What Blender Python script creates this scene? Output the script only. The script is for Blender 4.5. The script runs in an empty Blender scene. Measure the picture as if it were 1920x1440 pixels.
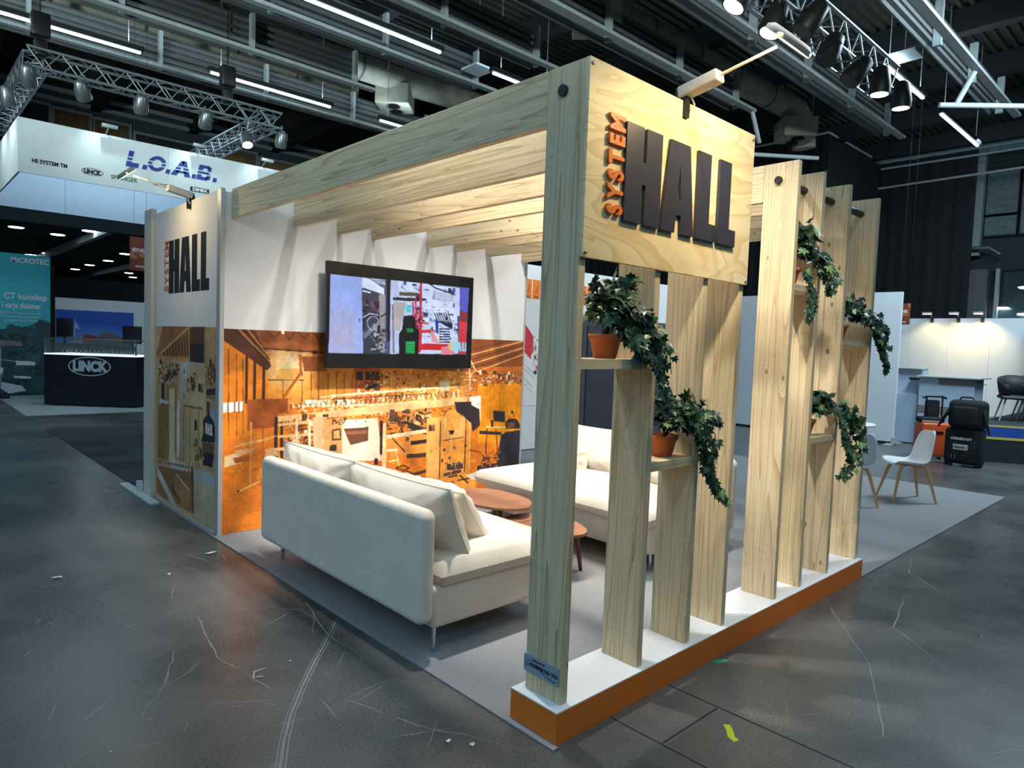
import bpy, bmesh, math, random
import numpy as np
from mathutils import Vector, Matrix, Euler
random.seed(11)
SC = bpy.context.scene
COL = SC.collection
R = math.radians
# ---------------------------------------------------------------- camera, world, exposure, lights
cam = bpy.data.cameras.new('camera'); co = bpy.data.objects.new('camera', cam); COL.objects.link(co)
cam.sensor_width = 36.0; cam.lens = 1268.32 * 36.0 / 1920.0; cam.clip_end = 200
YAW, PIT, ROL = R(46.81981), R(-3.38187), R(2.08581)
_f = Vector((math.cos(YAW) * math.cos(PIT), math.sin(YAW) * math.cos(PIT), math.sin(PIT)))
_r = Vector((math.sin(YAW), -math.cos(YAW), 0)); _u = _r.cross(_f)
_r2 = math.cos(ROL) * _r + math.sin(ROL) * _u; _u2 = -math.sin(ROL) * _r + math.cos(ROL) * _u
co.matrix_world = Matrix(((_r2.x, _u2.x, -_f.x, -2.08269), (_r2.y, _u2.y, -_f.y, -1.86617), (_r2.z, _u2.z, -_f.z, 1.70641), (0, 0, 0, 1)))
SC.camera = co
SC.view_settings.view_transform = 'Standard'; SC.view_settings.look = 'None'
SC.view_settings.gamma = 1; SC.view_settings.use_curve_mapping = False
SC.view_settings.exposure = 0.0
w = bpy.data.worlds.new('hall_air'); SC.world = w; w.use_nodes = True
w.node_tree.nodes['Background'].inputs[0].default_value = (0.20, 0.42, 0.62, 1)
w.node_tree.nodes['Background'].inputs[1].default_value = 0.10

def area(name, loc, target, sx, sy, power, color):
    l = bpy.data.lights.new(name, 'AREA'); l.shape = 'RECTANGLE'; l.size = sx; l.size_y = sy; l.energy = power; l.color = color
    o = bpy.data.objects.new(name, l); COL.objects.link(o); o.location = loc
    o.rotation_euler = (Vector(target) - Vector(loc)).to_track_quat('-Z', 'Y').to_euler()
    return o

def spot(name, loc, target, power, color, ang=50, blend=.5, rad=.05):
    l = bpy.data.lights.new(name, 'SPOT'); l.energy = power; l.color = color; l.spot_size = R(ang); l.spot_blend = blend; l.shadow_soft_size = rad
    o = bpy.data.objects.new(name, l); COL.objects.link(o); o.location = loc
    o.rotation_euler = (Vector(target) - Vector(loc)).to_track_quat('-Z', 'Y').to_euler()
    return o

COOL = (0.45, 0.74, 1.0); COOL2 = (0.66, 0.87, 1.0); WARM = (1.0, 0.82, 0.58); WHITE = (1.0, 0.945, 0.87)
# hall strip lights: long rows of ceiling fittings (also behind the camera), each a long narrow area lamp
for i, (x0, x1, y) in enumerate([(-9, 3, -6.5), (5, 14, -6.5), (-9, 3, -2.2), (-14, -4, 2.8), (-14, -5, 8.4), (-14, -3, 12.6), (12, 20, -3)]):
    area('strip_glow', ((x0 + x1) / 2, y, 6.9), ((x0 + x1) / 2, y, 0), x1 - x0, .12, 195 if x0 < 0 else 50, COOL)
# truss spots over the stand, plus unseen ones added to brighten posts and mural
for (x, y, z, tx, ty, tz, p, a) in [(0.30, 1.25, 4.66, 1.6, 1.6, 0.5, 480, 84), (0.5, 1.25, 4.66, 2.4, 0.5, 1.3, 260, 46), (0.10, -1.1, 4.6, 2.15, 0.25, 1.55, 380, 38), (0.7, 1.25, 4.66, 0.5, 3.7, 0.2, 200, 46), (2.2, 1.25, 4.66, 2.2, 3.7, 0.3, 200, 50), (1.0, 1.28, 4.66, 1.1, 3.1, 0.0, 330, 74), (1.75, 1.3, 4.66, 1.7, 3.1, 0.0, 360, 74), (2.5, 1.3, 4.7, 2.3, 3.1, 0.0, 400, 76),
                                    (3.38, 1.33, 4.72, 1.0, 2.0, 0.3, 330, 56), (4.05, 1.32, 4.66, 2.0, 2.0, 0.3, 360, 56),
                                    (6.25, 1.10, 4.66, 6.2, 1.3, 0.0, 40, 50), (6.81, 1.05, 4.62, 7.2, 1.2, 0.0, 40, 50), (2.5, 1.3, 4.66, 5.6, 5.8, 1.9, 380, 60)]:
    spot('truss_and_fill_spot', (x, y, z), (tx, ty, tz), p, WHITE, a, .8, .06)
# added cool fill from the left, without a fitting, for sofa back and posts
spot('cool_side_fill', (-6.0, 0.5, 3.0), (0.0, 1.8, 0.6), 130, (0.38, 0.68, 1.0), 80, 1, .5)
# banner washers of the neighbouring stand
for x in (0.9, 2.4, 3.7, 5.0):
    spot('banner_wash_light', (x - .15, 11.55, 5.45), (x, 12.02, 4.4), 26, (0.8, 1.0, 1.0), 95, 1, .03)
for y in (12.6, 13.6):
    spot('banner_wash_light', (-.85, y, 5.5), (-.37, y, 4.4), 40, (0.85, 1.0, 0.95), 95, 1, .03)
# added upward fill at strip height, to brighten the dark roof
for (x, y, sx) in [(2, 12.65, 12), (4, 8.4, 10), (10, 2.8, 14), (-6, 2.8, 10)]:
    area('roof_up_fill', (x, y, 7.12), (x, y, 9), sx, .1, 120, COOL2)
# unseen spots added behind and beside the camera to lift the roof steel
for (p0, p1, pw) in [((-5, -6, 4.6), (5, 7, 9.2), 9500), ((8, -8, 4.6), (12, 3, 9.2), 900), ((-8, 6, 4.6), (2, 13, 9.0), 3800)]:
    spot('roof_fill_spot', p0, p1, pw, (0.74, 0.90, 0.90), 58, .8, .4)
area('neighbour_stand_light', (2.0, 14.6, 6.6), (2.0, 15.2, 0), 4, 2, 110, COOL2)
area('neighbour_hall_light', (10.5, -0.5, 7.0), (12, 3, 0), 5, 1, 780, COOL2)
area('neighbour_hall_light', (18, 1.5, 7.0), (22, 4, 0), 5, 1, 420, COOL2)
area('far_hall_light', (4, 40, 5.7), (4, 40, 0), 14, 20, 500, COOL2)

# ---------------------------------------------------------------- materials
MATS = {}
def srgb(c):
    c = [x / 255 for x in c[:3]]
    return tuple((x / 12.92 if x <= .04045 else ((x + .055) / 1.055) ** 2.4) for x in c) + (1,)

def mat(name, rgb, rough=.6, metal=0, emit=None, es=0, noise=0, nscale=8, bump=0, bscale=60, spec=.5, alpha=None, coat=0, bdist=.01):
    if name in MATS: return MATS[name]
    m = bpy.data.materials.new(name); m.use_nodes = True; nt = m.node_tree; b = nt.nodes['Principled BSDF']
    c = srgb(rgb); b.inputs['Base Color'].default_value = c; b.inputs['Roughness'].default_value = rough; b.inputs['Metallic'].default_value = metal
    b.inputs['Specular IOR Level'].default_value = spec
    if coat: b.inputs['Coat Weight'].default_value = coat
    tc = nt.nodes.new('ShaderNodeTexCoord')
    n = nt.nodes.new('ShaderNodeTexNoise'); n.inputs['Scale'].default_value = nscale; n.inputs['Detail'].default_value = 5
    nt.links.new(tc.outputs['Object'], n.inputs['Vector'])
    k = noise if noise else .03
    r = nt.nodes.new('ShaderNodeValToRGB'); r.color_ramp.elements[0].position = .3; r.color_ramp.elements[1].position = .7
    r.color_ramp.elements[0].color = tuple(x * (1 - k) for x in c[:3]) + (1,); r.color_ramp.elements[1].color = tuple(min(1, x * (1 + k)) for x in c[:3]) + (1,)
    nt.links.new(n.outputs['Fac'], r.inputs['Fac']); nt.links.new(r.outputs['Color'], b.inputs['Base Color'])
    if bump:
        n2 = nt.nodes.new('ShaderNodeTexNoise'); n2.inputs['Scale'].default_value = bscale; n2.inputs['Detail'].default_value = 3
        nt.links.new(tc.outputs['Object'], n2.inputs['Vector'])
        bp = nt.nodes.new('ShaderNodeBump'); bp.inputs['Strength'].default_value = bump; bp.inputs['Distance'].default_value = bdist
        nt.links.new(n2.outputs['Fac'], bp.inputs['Height']); nt.links.new(bp.outputs['Normal'], b.inputs['Normal'])
    if emit: b.inputs['Emission Color'].default_value = srgb(emit); b.inputs['Emission Strength'].default_value = es
    MATS[name] = m; return m

def wood(name, axis, light=(230, 211, 172), dark=(172, 144, 102), grain=1.0, knots=True):
    """spruce: fine grain lines running along `axis`, a few knots"""
    if name in MATS: return MATS[name]
    m = bpy.data.materials.new(name); m.use_nodes = True; nt = m.node_tree; N = nt.nodes.new; L = nt.links.new; b = nt.nodes['Principled BSDF']
    tc = N('ShaderNodeTexCoord'); oi = N('ShaderNodeObjectInfo')
    ad = N('ShaderNodeVectorMath'); ad.operation = 'ADD'; sc = N('ShaderNodeVectorMath'); sc.operation = 'SCALE'; sc.inputs[0].default_value = (7, 13, 5)
    L(oi.outputs['Random'], sc.inputs['Scale']); L(tc.outputs['Object'], ad.inputs[0]); L(sc.outputs[0], ad.inputs[1])
    s = [1, 1, 1]; s[axis] = .032
    mp = N('ShaderNodeMapping'); mp.inputs['Scale'].default_value = s; L(ad.outputs[0], mp.inputs['Vector'])
    # knots
    s2 = [9, 9, 9]; s2[axis] = 5.0
    mk = N('ShaderNodeMapping'); mk.inputs['Scale'].default_value = s2; L(ad.outputs[0], mk.inputs['Vector'])
    vo = N('ShaderNodeTexVoronoi'); vo.inputs['Scale'].default_value = 1.0; L(mk.outputs[0], vo.inputs['Vector'])
    kd = N('ShaderNodeMapRange'); kd.inputs['From Min'].default_value = 0; kd.inputs['From Max'].default_value = .35; kd.inputs['To Min'].default_value = 1; kd.inputs['To Max'].default_value = 0; L(vo.outputs['Distance'], kd.inputs['Value'])
    # low frequency warp
    n1 = N('ShaderNodeTexNoise'); n1.inputs['Scale'].default_value = 5; n1.inputs['Detail'].default_value = 2; L(mp.outputs[0], n1.inputs['Vector'])
    wv = N('ShaderNodeTexNoise'); wv.inputs['Scale'].default_value = 95; wv.inputs['Detail'].default_value = 4
    mx = N('ShaderNodeVectorMath'); mx.operation = 'ADD'
    kk = N('ShaderNodeVectorMath'); kk.operation = 'SCALE'; kk.inputs[0].default_value = (.03, .03, .03); L(kd.outputs[0], kk.inputs['Scale'])
    L(mp.outputs[0], mx.inputs[0]); L(kk.outputs[0], mx.inputs[1])
    L(mx.outputs[0], wv.inputs['Vector'])
    # ring figure
    rg = N('ShaderNodeMath'); rg.operation = 'MULTIPLY'; rg.inputs[1].default_value = 20; L(n1.outputs['Fac'], rg.inputs[0])
    fr = N('ShaderNodeMath'); fr.operation = 'FRACT'; L(rg.outputs[0], fr.inputs[0])
    pw = N('ShaderNodeMath'); pw.operation = 'POWER'; pw.inputs[1].default_value = 5; L(fr.outputs[0], pw.inputs[0])
    a1 = N('ShaderNodeMath'); a1.operation = 'MULTIPLY'; a1.inputs[1].default_value = .5 * grain; L(pw.outputs[0], a1.inputs[0])
    a2 = N('ShaderNodeMath'); a2.operation = 'MULTIPLY_ADD'; a2.inputs[1].default_value = .8 * grain; L(wv.outputs['Fac'], a2.inputs[0]); L(a1.outputs[0], a2.inputs[2])
    rp = N('ShaderNodeValToRGB'); rp.color_ramp.elements[0].position = .25; rp.color_ramp.elements[0].color = srgb(light); rp.color_ramp.elements[1].position = 1.0; rp.color_ramp.elements[1].color = srgb(dark)
    L(a2.outputs[0], rp.inputs['Fac'])
    last = rp.outputs['Color']
    if knots:
        # only a share of the cells carry a knot
        sp = N('ShaderNodeSeparateColor'); L(vo.outputs['Color'], sp.inputs[0])
        gt = N('ShaderNodeMath'); gt.operation = 'GREATER_THAN'; gt.inputs[1].default_value = .62; L(sp.outputs[0], gt.inputs[0])
        kr = N('ShaderNodeValToRGB'); kr.color_ramp.elements[0].position = .075; kr.color_ramp.elements[0].color = (1, 1, 1, 1); kr.color_ramp.elements[1].position = .13; kr.color_ramp.elements[1].color = (0, 0, 0, 1)
        L(vo.outputs['Distance'], kr.inputs['Fac'])
        mu = N('ShaderNodeMath'); mu.operation = 'MULTIPLY'; L(kr.outputs['Color'], mu.inputs[0]); L(gt.outputs[0], mu.inputs[1])
        mm = N('ShaderNodeMath'); mm.operation = 'MULTIPLY'; mm.inputs[1].default_value = .8; L(mu.outputs[0], mm.inputs[0])
        mi = N('ShaderNodeMix'); mi.data_type = 'RGBA'; L(mm.outputs[0], mi.inputs[0]); L(last, mi.inputs[6]); mi.inputs[7].default_value = srgb((104, 74, 44))
        last = mi.outputs[2]
    L(last, b.inputs['Base Color']); b.inputs['Roughness'].default_value = .62
    bp = N('ShaderNodeBump'); bp.inputs['Strength'].default_value = .25; bp.inputs['Distance'].default_value = .002; L(a2.outputs[0], bp.inputs['Height']); L(bp.outputs['Normal'], b.inputs['Normal'])
    MATS[name] = m; return m

def plywood():
    m = bpy.data.materials.new('birch_plywood'); m.use_nodes = True; nt = m.node_tree; N = nt.nodes.new; L = nt.links.new; b = nt.nodes['Principled BSDF']
    tc = N('ShaderNodeTexCoord'); mp = N('ShaderNodeMapping'); mp.inputs['Scale'].default_value = (.7, 1, 2.2); L(tc.outputs['Object'], mp.inputs['Vector'])
    n1 = N('ShaderNodeTexNoise'); n1.inputs['Scale'].default_value = 1.5; n1.inputs['Detail'].default_value = 2.5; n1.inputs['Distortion'].default_value = .9; L(mp.outputs[0], n1.inputs['Vector'])
    rg = N('ShaderNodeMath'); rg.operation = 'MULTIPLY'; rg.inputs[1].default_value = 9; L(n1.outputs['Fac'], rg.inputs[0])
    fr = N('ShaderNodeMath'); fr.operation = 'FRACT'; L(rg.outputs[0], fr.inputs[0])
    pw = N('ShaderNodeMath'); pw.operation = 'POWER'; pw.inputs[1].default_value = 3; L(fr.outputs[0], pw.inputs[0])
    n2 = N('ShaderNodeTexNoise'); n2.inputs['Scale'].default_value = 110; n2.inputs['Detail'].default_value = 3; L(tc.outputs['Object'], n2.inputs['Vector'])
    a = N('ShaderNodeMath'); a.operation = 'MULTIPLY_ADD'; a.inputs[1].default_value = .6; L(n2.outputs['Fac'], a.inputs[0]); L(pw.outputs[0], a.inputs[2])
    rp = N('ShaderNodeValToRGB'); rp.color_ramp.elements[0].position = .2; rp.color_ramp.elements[0].color = srgb((240, 222, 178)); rp.color_ramp.elements[1].position = 1.0; rp.color_ramp.elements[1].color = srgb((222, 194, 140))
    L(a.outputs[0], rp.inputs['Fac']); L(rp.outputs['Color'], b.inputs['Base Color']); b.inputs['Roughness'].default_value = .5
    return m

def floor_mat():
    m = bpy.data.materials.new('polished_dark_concrete'); m.use_nodes = True; nt = m.node_tree; N = nt.nodes.new; L = nt.links.new; b = nt.nodes['Principled BSDF']
    tc = N('ShaderNodeTexCoord')
    n1 = N('ShaderNodeTexNoise'); n1.inputs['Scale'].default_value = 1.1; n1.inputs['Detail'].default_value = 6; n1.inputs['Roughness'].default_value = .55; L(tc.outputs['Object'], n1.inputs['Vector'])
    r1 = N('ShaderNodeValToRGB'); r1.color_ramp.elements[0].position = .28; r1.color_ramp.elements[0].color = srgb((54, 56, 57)); r1.color_ramp.elements[1].position = .78; r1.color_ramp.elements[1].color = srgb((106, 107, 104)); L(n1.outputs['Fac'], r1.inputs['Fac'])
    n2 = N('ShaderNodeTexNoise'); n2.inputs['Scale'].default_value = 90; n2.inputs['Detail'].default_value = 6; L(tc.outputs['Object'], n2.inputs['Vector'])
    r2 = N('ShaderNodeValToRGB'); r2.color_ramp.elements[0].position = .35; r2.color_ramp.elements[0].color = (.72, .72, .72, 1); r2.color_ramp.elements[1].position = .68; r2.color_ramp.elements[1].color = (1.4, 1.4, 1.4, 1); L(n2.outputs['Fac'], r2.inputs['Fac'])
    mu = N('ShaderNodeMix'); mu.data_type = 'RGBA'; mu.blend_type = 'MULTIPLY'; mu.inputs[0].default_value = 1; L(r1.outputs['Color'], mu.inputs[6]); L(r2.outputs['Color'], mu.inputs[7])
    last = mu.outputs[2]
    # scratches: thin bands of stretched, turned noise, thinned out by a mask
    for k, (rz, sx, thr, st) in enumerate([(0.5, 1.1, .003, .38), (2.0, .9, .003, .35)]):
        mp = N('ShaderNodeMapping'); mp.inputs['Rotation'].default_value = (0, 0, rz); mp.inputs['Scale'].default_value = (.35 * sx, 1.3 * sx, 1); mp.inputs['Location'].default_value = (k * 3.7, k * 1.9, 0); L(tc.outputs['Object'], mp.inputs['Vector'])
        n = N('ShaderNodeTexNoise'); n.inputs['Scale'].default_value = 1.3; n.inputs['Detail'].default_value = 1.2; L(mp.outputs[0], n.inputs['Vector'])
        sb = N('ShaderNodeMath'); sb.operation = 'SUBTRACT'; sb.inputs[1].default_value = .5; L(n.outputs['Fac'], sb.inputs[0])
        ab = N('ShaderNodeMath'); ab.operation = 'ABSOLUTE'; L(sb.outputs[0], ab.inputs[0])
        mr = N('ShaderNodeMapRange'); mr.inputs['From Min'].default_value = 0; mr.inputs['From Max'].default_value = thr; mr.inputs['To Min'].default_value = 1; mr.inputs['To Max'].default_value = 0; L(ab.outputs[0], mr.inputs['Value'])
        nm = N('ShaderNodeTexNoise'); nm.inputs['Scale'].default_value = 2.2 + k; nm.inputs['Detail'].default_value = 3; L(tc.outputs['Object'], nm.inputs['Vector'])
        mk = N('ShaderNodeMapRange'); mk.inputs['From Min'].default_value = .54; mk.inputs['From Max'].default_value = .66; mk.inputs['To Min'].default_value = 0; mk.inputs['To Max'].default_value = st; L(nm.outputs['Fac'], mk.inputs['Value'])
        mm = N('ShaderNodeMath'); mm.operation = 'MULTIPLY'; L(mr.outputs[0], mm.inputs[0]); L(mk.outputs[0], mm.inputs[1])
        mi = N('ShaderNodeMix'); mi.data_type = 'RGBA'; L(mm.outputs[0], mi.inputs[0]); L(last, mi.inputs[6]); mi.inputs[7].default_value = srgb((150, 150, 146)); last = mi.outputs[2]
    # paint and paper specks
    vo = N('ShaderNodeTexVoronoi'); vo.inputs['Scale'].default_value = 7; L(tc.outputs['Object'], vo.inputs['Vector'])
    vr = N('ShaderNodeValToRGB'); vr.color_ramp.elements[0].position = .02; vr.color_ramp.elements[0].color = (1, 1, 1, 1); vr.color_ramp.elements[1].position = .045; vr.color_ramp.elements[1].color = (0, 0, 0, 1); L(vo.outputs['Distance'], vr.inputs['Fac'])
    sp = N('ShaderNodeSeparateColor'); L(vo.outputs['Color'], sp.inputs[0]); gt = N('ShaderNodeMath'); gt.operation = 'GREATER_THAN'; gt.inputs[1].default_value = .93; L(sp.outputs[1], gt.inputs[0])
    mm = N('ShaderNodeMath'); mm.operation = 'MULTIPLY'; L(vr.outputs['Color'], mm.inputs[0]); L(gt.outputs[0], mm.inputs[1])
    mi = N('ShaderNodeMix'); mi.data_type = 'RGBA'; L(mm.outputs[0], mi.inputs[0]); L(last, mi.inputs[6]); mi.inputs[7].default_value = srgb((205, 205, 200)); last = mi.outputs[2]
    L(last, b.inputs['Base Color'])
    rr = N('ShaderNodeMapRange'); rr.inputs['To Min'].default_value = .18; rr.inputs['To Max'].default_value = .40; L(n1.outputs['Fac'], rr.inputs['Value']); L(rr.outputs[0], b.inputs['Roughness'])
    b.inputs['Specular IOR Level'].default_value = .55
    bp = N('ShaderNodeBump'); bp.inputs['Strength'].default_value = .12; bp.inputs['Distance'].default_value = .004; L(n2.outputs['Fac'], bp.inputs['Height']); L(bp.outputs['Normal'], b.inputs['Normal'])
    return m

def attr_mat(name, rough=.6, emit=0):
    m = bpy.data.materials.new(name); m.use_nodes = True; nt = m.node_tree; b = nt.nodes['Principled BSDF']
    a = nt.nodes.new('ShaderNodeAttribute'); a.attribute_name = 'print'
    if emit:
        b.inputs['Base Color'].default_value = (.01, .01, .01, 1); nt.links.new(a.outputs['Color'], b.inputs['Emission Color']); b.inputs['Emission Strength'].default_value = emit
    else: nt.links.new(a.outputs['Color'], b.inputs['Base Color'])
    b.inputs['Roughness'].default_value = rough
    return m

# ---------------------------------------------------------------- mesh helpers
class MB:
    def __init__(s): s.v = []; s.f = []; s.sm = []; s.mi = []; s.cur = 0
    def add(s, vs, fs, smooth=False):
        n = len(s.v); s.v += [tuple(v) for v in vs]; s.f += [tuple(i + n for i in f) for f in fs]; s.sm += [smooth] * len(fs); s.mi += [s.cur] * len(fs); return s
    def box(s, x0, y0, z0, x1, y1, z1):
        x0, x1 = sorted((x0, x1)); y0, y1 = sorted((y0, y1)); z0, z1 = sorted((z0, z1))
        return s.add([(x0, y0, z0), (x1, y0, z0), (x1, y1, z0), (x0, y1, z0), (x0, y0, z1), (x1, y0, z1), (x1, y1, z1), (x0, y1, z1)],
                     [(0, 3, 2, 1), (4, 5, 6, 7), (0, 1, 5, 4), (1, 2, 6, 5), (2, 3, 7, 6), (3, 0, 4, 7)])
    def rbox(s, x0, y0, z0, x1, y1, z1, r, seg=4):
        bm = bmesh.new(); bmesh.ops.create_cube(bm, size=1)
        bmesh.ops.scale(bm, vec=(x1 - x0, y1 - y0, z1 - z0), verts=bm.verts); bmesh.ops.translate(bm, vec=((x0 + x1) / 2, (y0 + y1) / 2, (z0 + z1) / 2), verts=bm.verts)
        bmesh.ops.bevel(bm, geom=bm.edges[:], offset=r, segments=seg, profile=.5, affect='EDGES', clamp_overlap=True)
        bm.verts.index_update(); s.add([v.co for v in bm.verts], [[v.index for v in f.verts] for f in bm.faces], True); bm.free(); return s
    def tube(s, pts, r, n=10, cap=True):
        pts = [Vector(p) for p in pts]; rs = r if isinstance(r, (list, tuple)) else [r] * len(pts); vs = []; prev = None
        for i, p in enumerate(pts):
            d = (pts[min(i + 1, len(pts) - 1)] - pts[max(i - 1, 0)]).normalized()
            if prev is None: a = d.orthogonal().normalized()
            else: a = (prev - d * prev.dot(d)).normalized()
            prev = a; b = d.cross(a)
            for k in range(n):
                t = 2 * math.pi * k / n; vs.append(p + (a * math.cos(t) + b * math.sin(t)) * rs[i])
        fs = [(i * n + k, i * n + (k + 1) % n, (i + 1) * n + (k + 1) % n, (i + 1) * n + k) for i in range(len(pts) - 1) for k in range(n)]
        s.add(vs, fs, True)
        if cap: s.add(vs[:n], [tuple(range(n))[::-1]]); s.add(vs[-n:], [tuple(range(n))])
        return s
    def lathe(s, prof, c=(0, 0, 0), n=24, axis=None, cap=True):
        vs = []; q = Vector((0, 0, 1)).rotation_difference(Vector(axis)) if axis else None
        for (r, z) in prof:
            for k in range(n):
                t = 2 * math.pi * k / n; p = Vector((r * math.cos(t), r * math.sin(t), z))
                if q: p = q @ p
                vs.append(p + Vector(c))
        fs = [(i * n + k, i * n + (k + 1) % n, (i + 1) * n + (k + 1) % n, (i + 1) * n + k) for i in range(len(prof) - 1) for k in range(n)]
        s.add(vs, fs, True)
        if cap:
            if prof[0][0] > 1e-4: s.add(vs[:n], [tuple(range(n))[::-1]])
            if prof[-1][0] > 1e-4: s.add(vs[-n:], [tuple(range(n))])
        return s
    def prism(s, pts, fn, d0, d1):
        """polygon pts (2d) -> fn(a, b, depth) gives 3d; extruded between depths, triangulated by ngon"""
        n = len(pts); a = [fn(p[0], p[1], d0) for p in pts]; b = [fn(p[0], p[1], d1) for p in pts]
        s.add(a + b, [tuple(range(n)), tuple(range(2 * n - 1, n - 1, -1))] + [(i, i + n, (i + 1) % n + n, (i + 1) % n) for i in range(n)]); return s
    def build(s, name, m, parent=None, world=True, bevel=0, origin=None):
        me = bpy.data.meshes.new(name); vs = [Vector(v) for v in s.v]; loc = None
        if parent is not None and world:
            inv = W(parent).inverted(); vs = [inv @ v for v in vs]
        elif parent is None and world:
            if origin is None:
                xs = [v.x for v in vs]; ys = [v.y for v in vs]; zs = [v.z for v in vs]; origin = ((min(xs) + max(xs)) / 2, (min(ys) + max(ys)) / 2, min(zs))
            loc = Vector(origin); vs = [v - loc for v in vs]
        me.from_pydata([tuple(v) for v in vs], [], s.f)
        me.polygons.foreach_set('use_smooth', s.sm); me.polygons.foreach_set('material_index', s.mi)
        for mm in (m if isinstance(m, (list, tuple)) else [m]): me.materials.append(mm)
        bm = bmesh.new(); bm.from_mesh(me); bmesh.ops.recalc_face_normals(bm, faces=bm.faces[:]); bm.to_mesh(me); bm.free()
        o = bpy.data.objects.new(name, me); COL.objects.link(o)
        if parent is not None: o.parent = parent
        elif loc is not None: o.location = loc
        if bevel:
            bv = o.modifiers.new('edge', 'BEVEL'); bv.width = bevel; bv.segments = 2; bv.limit_method = 'ANGLE'
        return o

def W(o):
    m = Matrix.Translation(o.location) @ o.rotation_euler.to_matrix().to_4x4()
    return W(o.parent) @ m if o.parent else m
def tag(o, label=None, cat=None, group=None, kind=None):
    if label: o['label'] = label
    if cat: o['category'] = cat
    if group: o['group'] = group
    if kind: o['kind'] = kind
    return o
def thing(name, label, cat, loc=(0, 0, 0), rz=0, group=None):
    o = bpy.data.objects.new(name, None); COL.objects.link(o); o.location = loc; o.rotation_euler = (0, 0, rz); o.empty_display_size = .1
    return tag(o, label, cat, group)
def box(name, m, b, parent=None, bevel=0, world=True): return MB().box(*b).build(name, m, parent, world, bevel)
def copy_tree(o, parent=None):
    c = o.copy(); COL.objects.link(c)
    if parent: c.parent = parent
    for ch in [x for x in bpy.data.objects if x.parent == o]: copy_tree(ch, c)
    return c
def text(name, body, size, m, parent, loc, rot, depth=.001, bold=0, sx=1, align='LEFT'):
    cu = bpy.data.curves.new(name, 'FONT'); cu.body = body; cu.size = size; cu.extrude = depth; cu.offset = bold; cu.align_x = align
    t = bpy.data.objects.new(name, cu); COL.objects.link(t)
    bpy.context.view_layer.update(); dg = bpy.context.evaluated_depsgraph_get()
    me = bpy.data.meshes.new_from_object(t.evaluated_get(dg)); bpy.data.objects.remove(t)
    for v in me.vertices: v.co.x *= sx
    o = bpy.data.objects.new(name, me); COL.objects.link(o); me.materials.clear(); me.materials.append(m)
    if parent is not None: o.parent = parent; loc = W(parent).inverted() @ Vector(loc)
    o.location = loc; o.rotation_euler = rot
    return o
FACE_NY = (R(90), 0, 0)            # lettering that faces -y, reads towards +x
FACE_NX = (R(90), 0, R(-90))       # lettering that faces -x, reads towards -y

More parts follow.
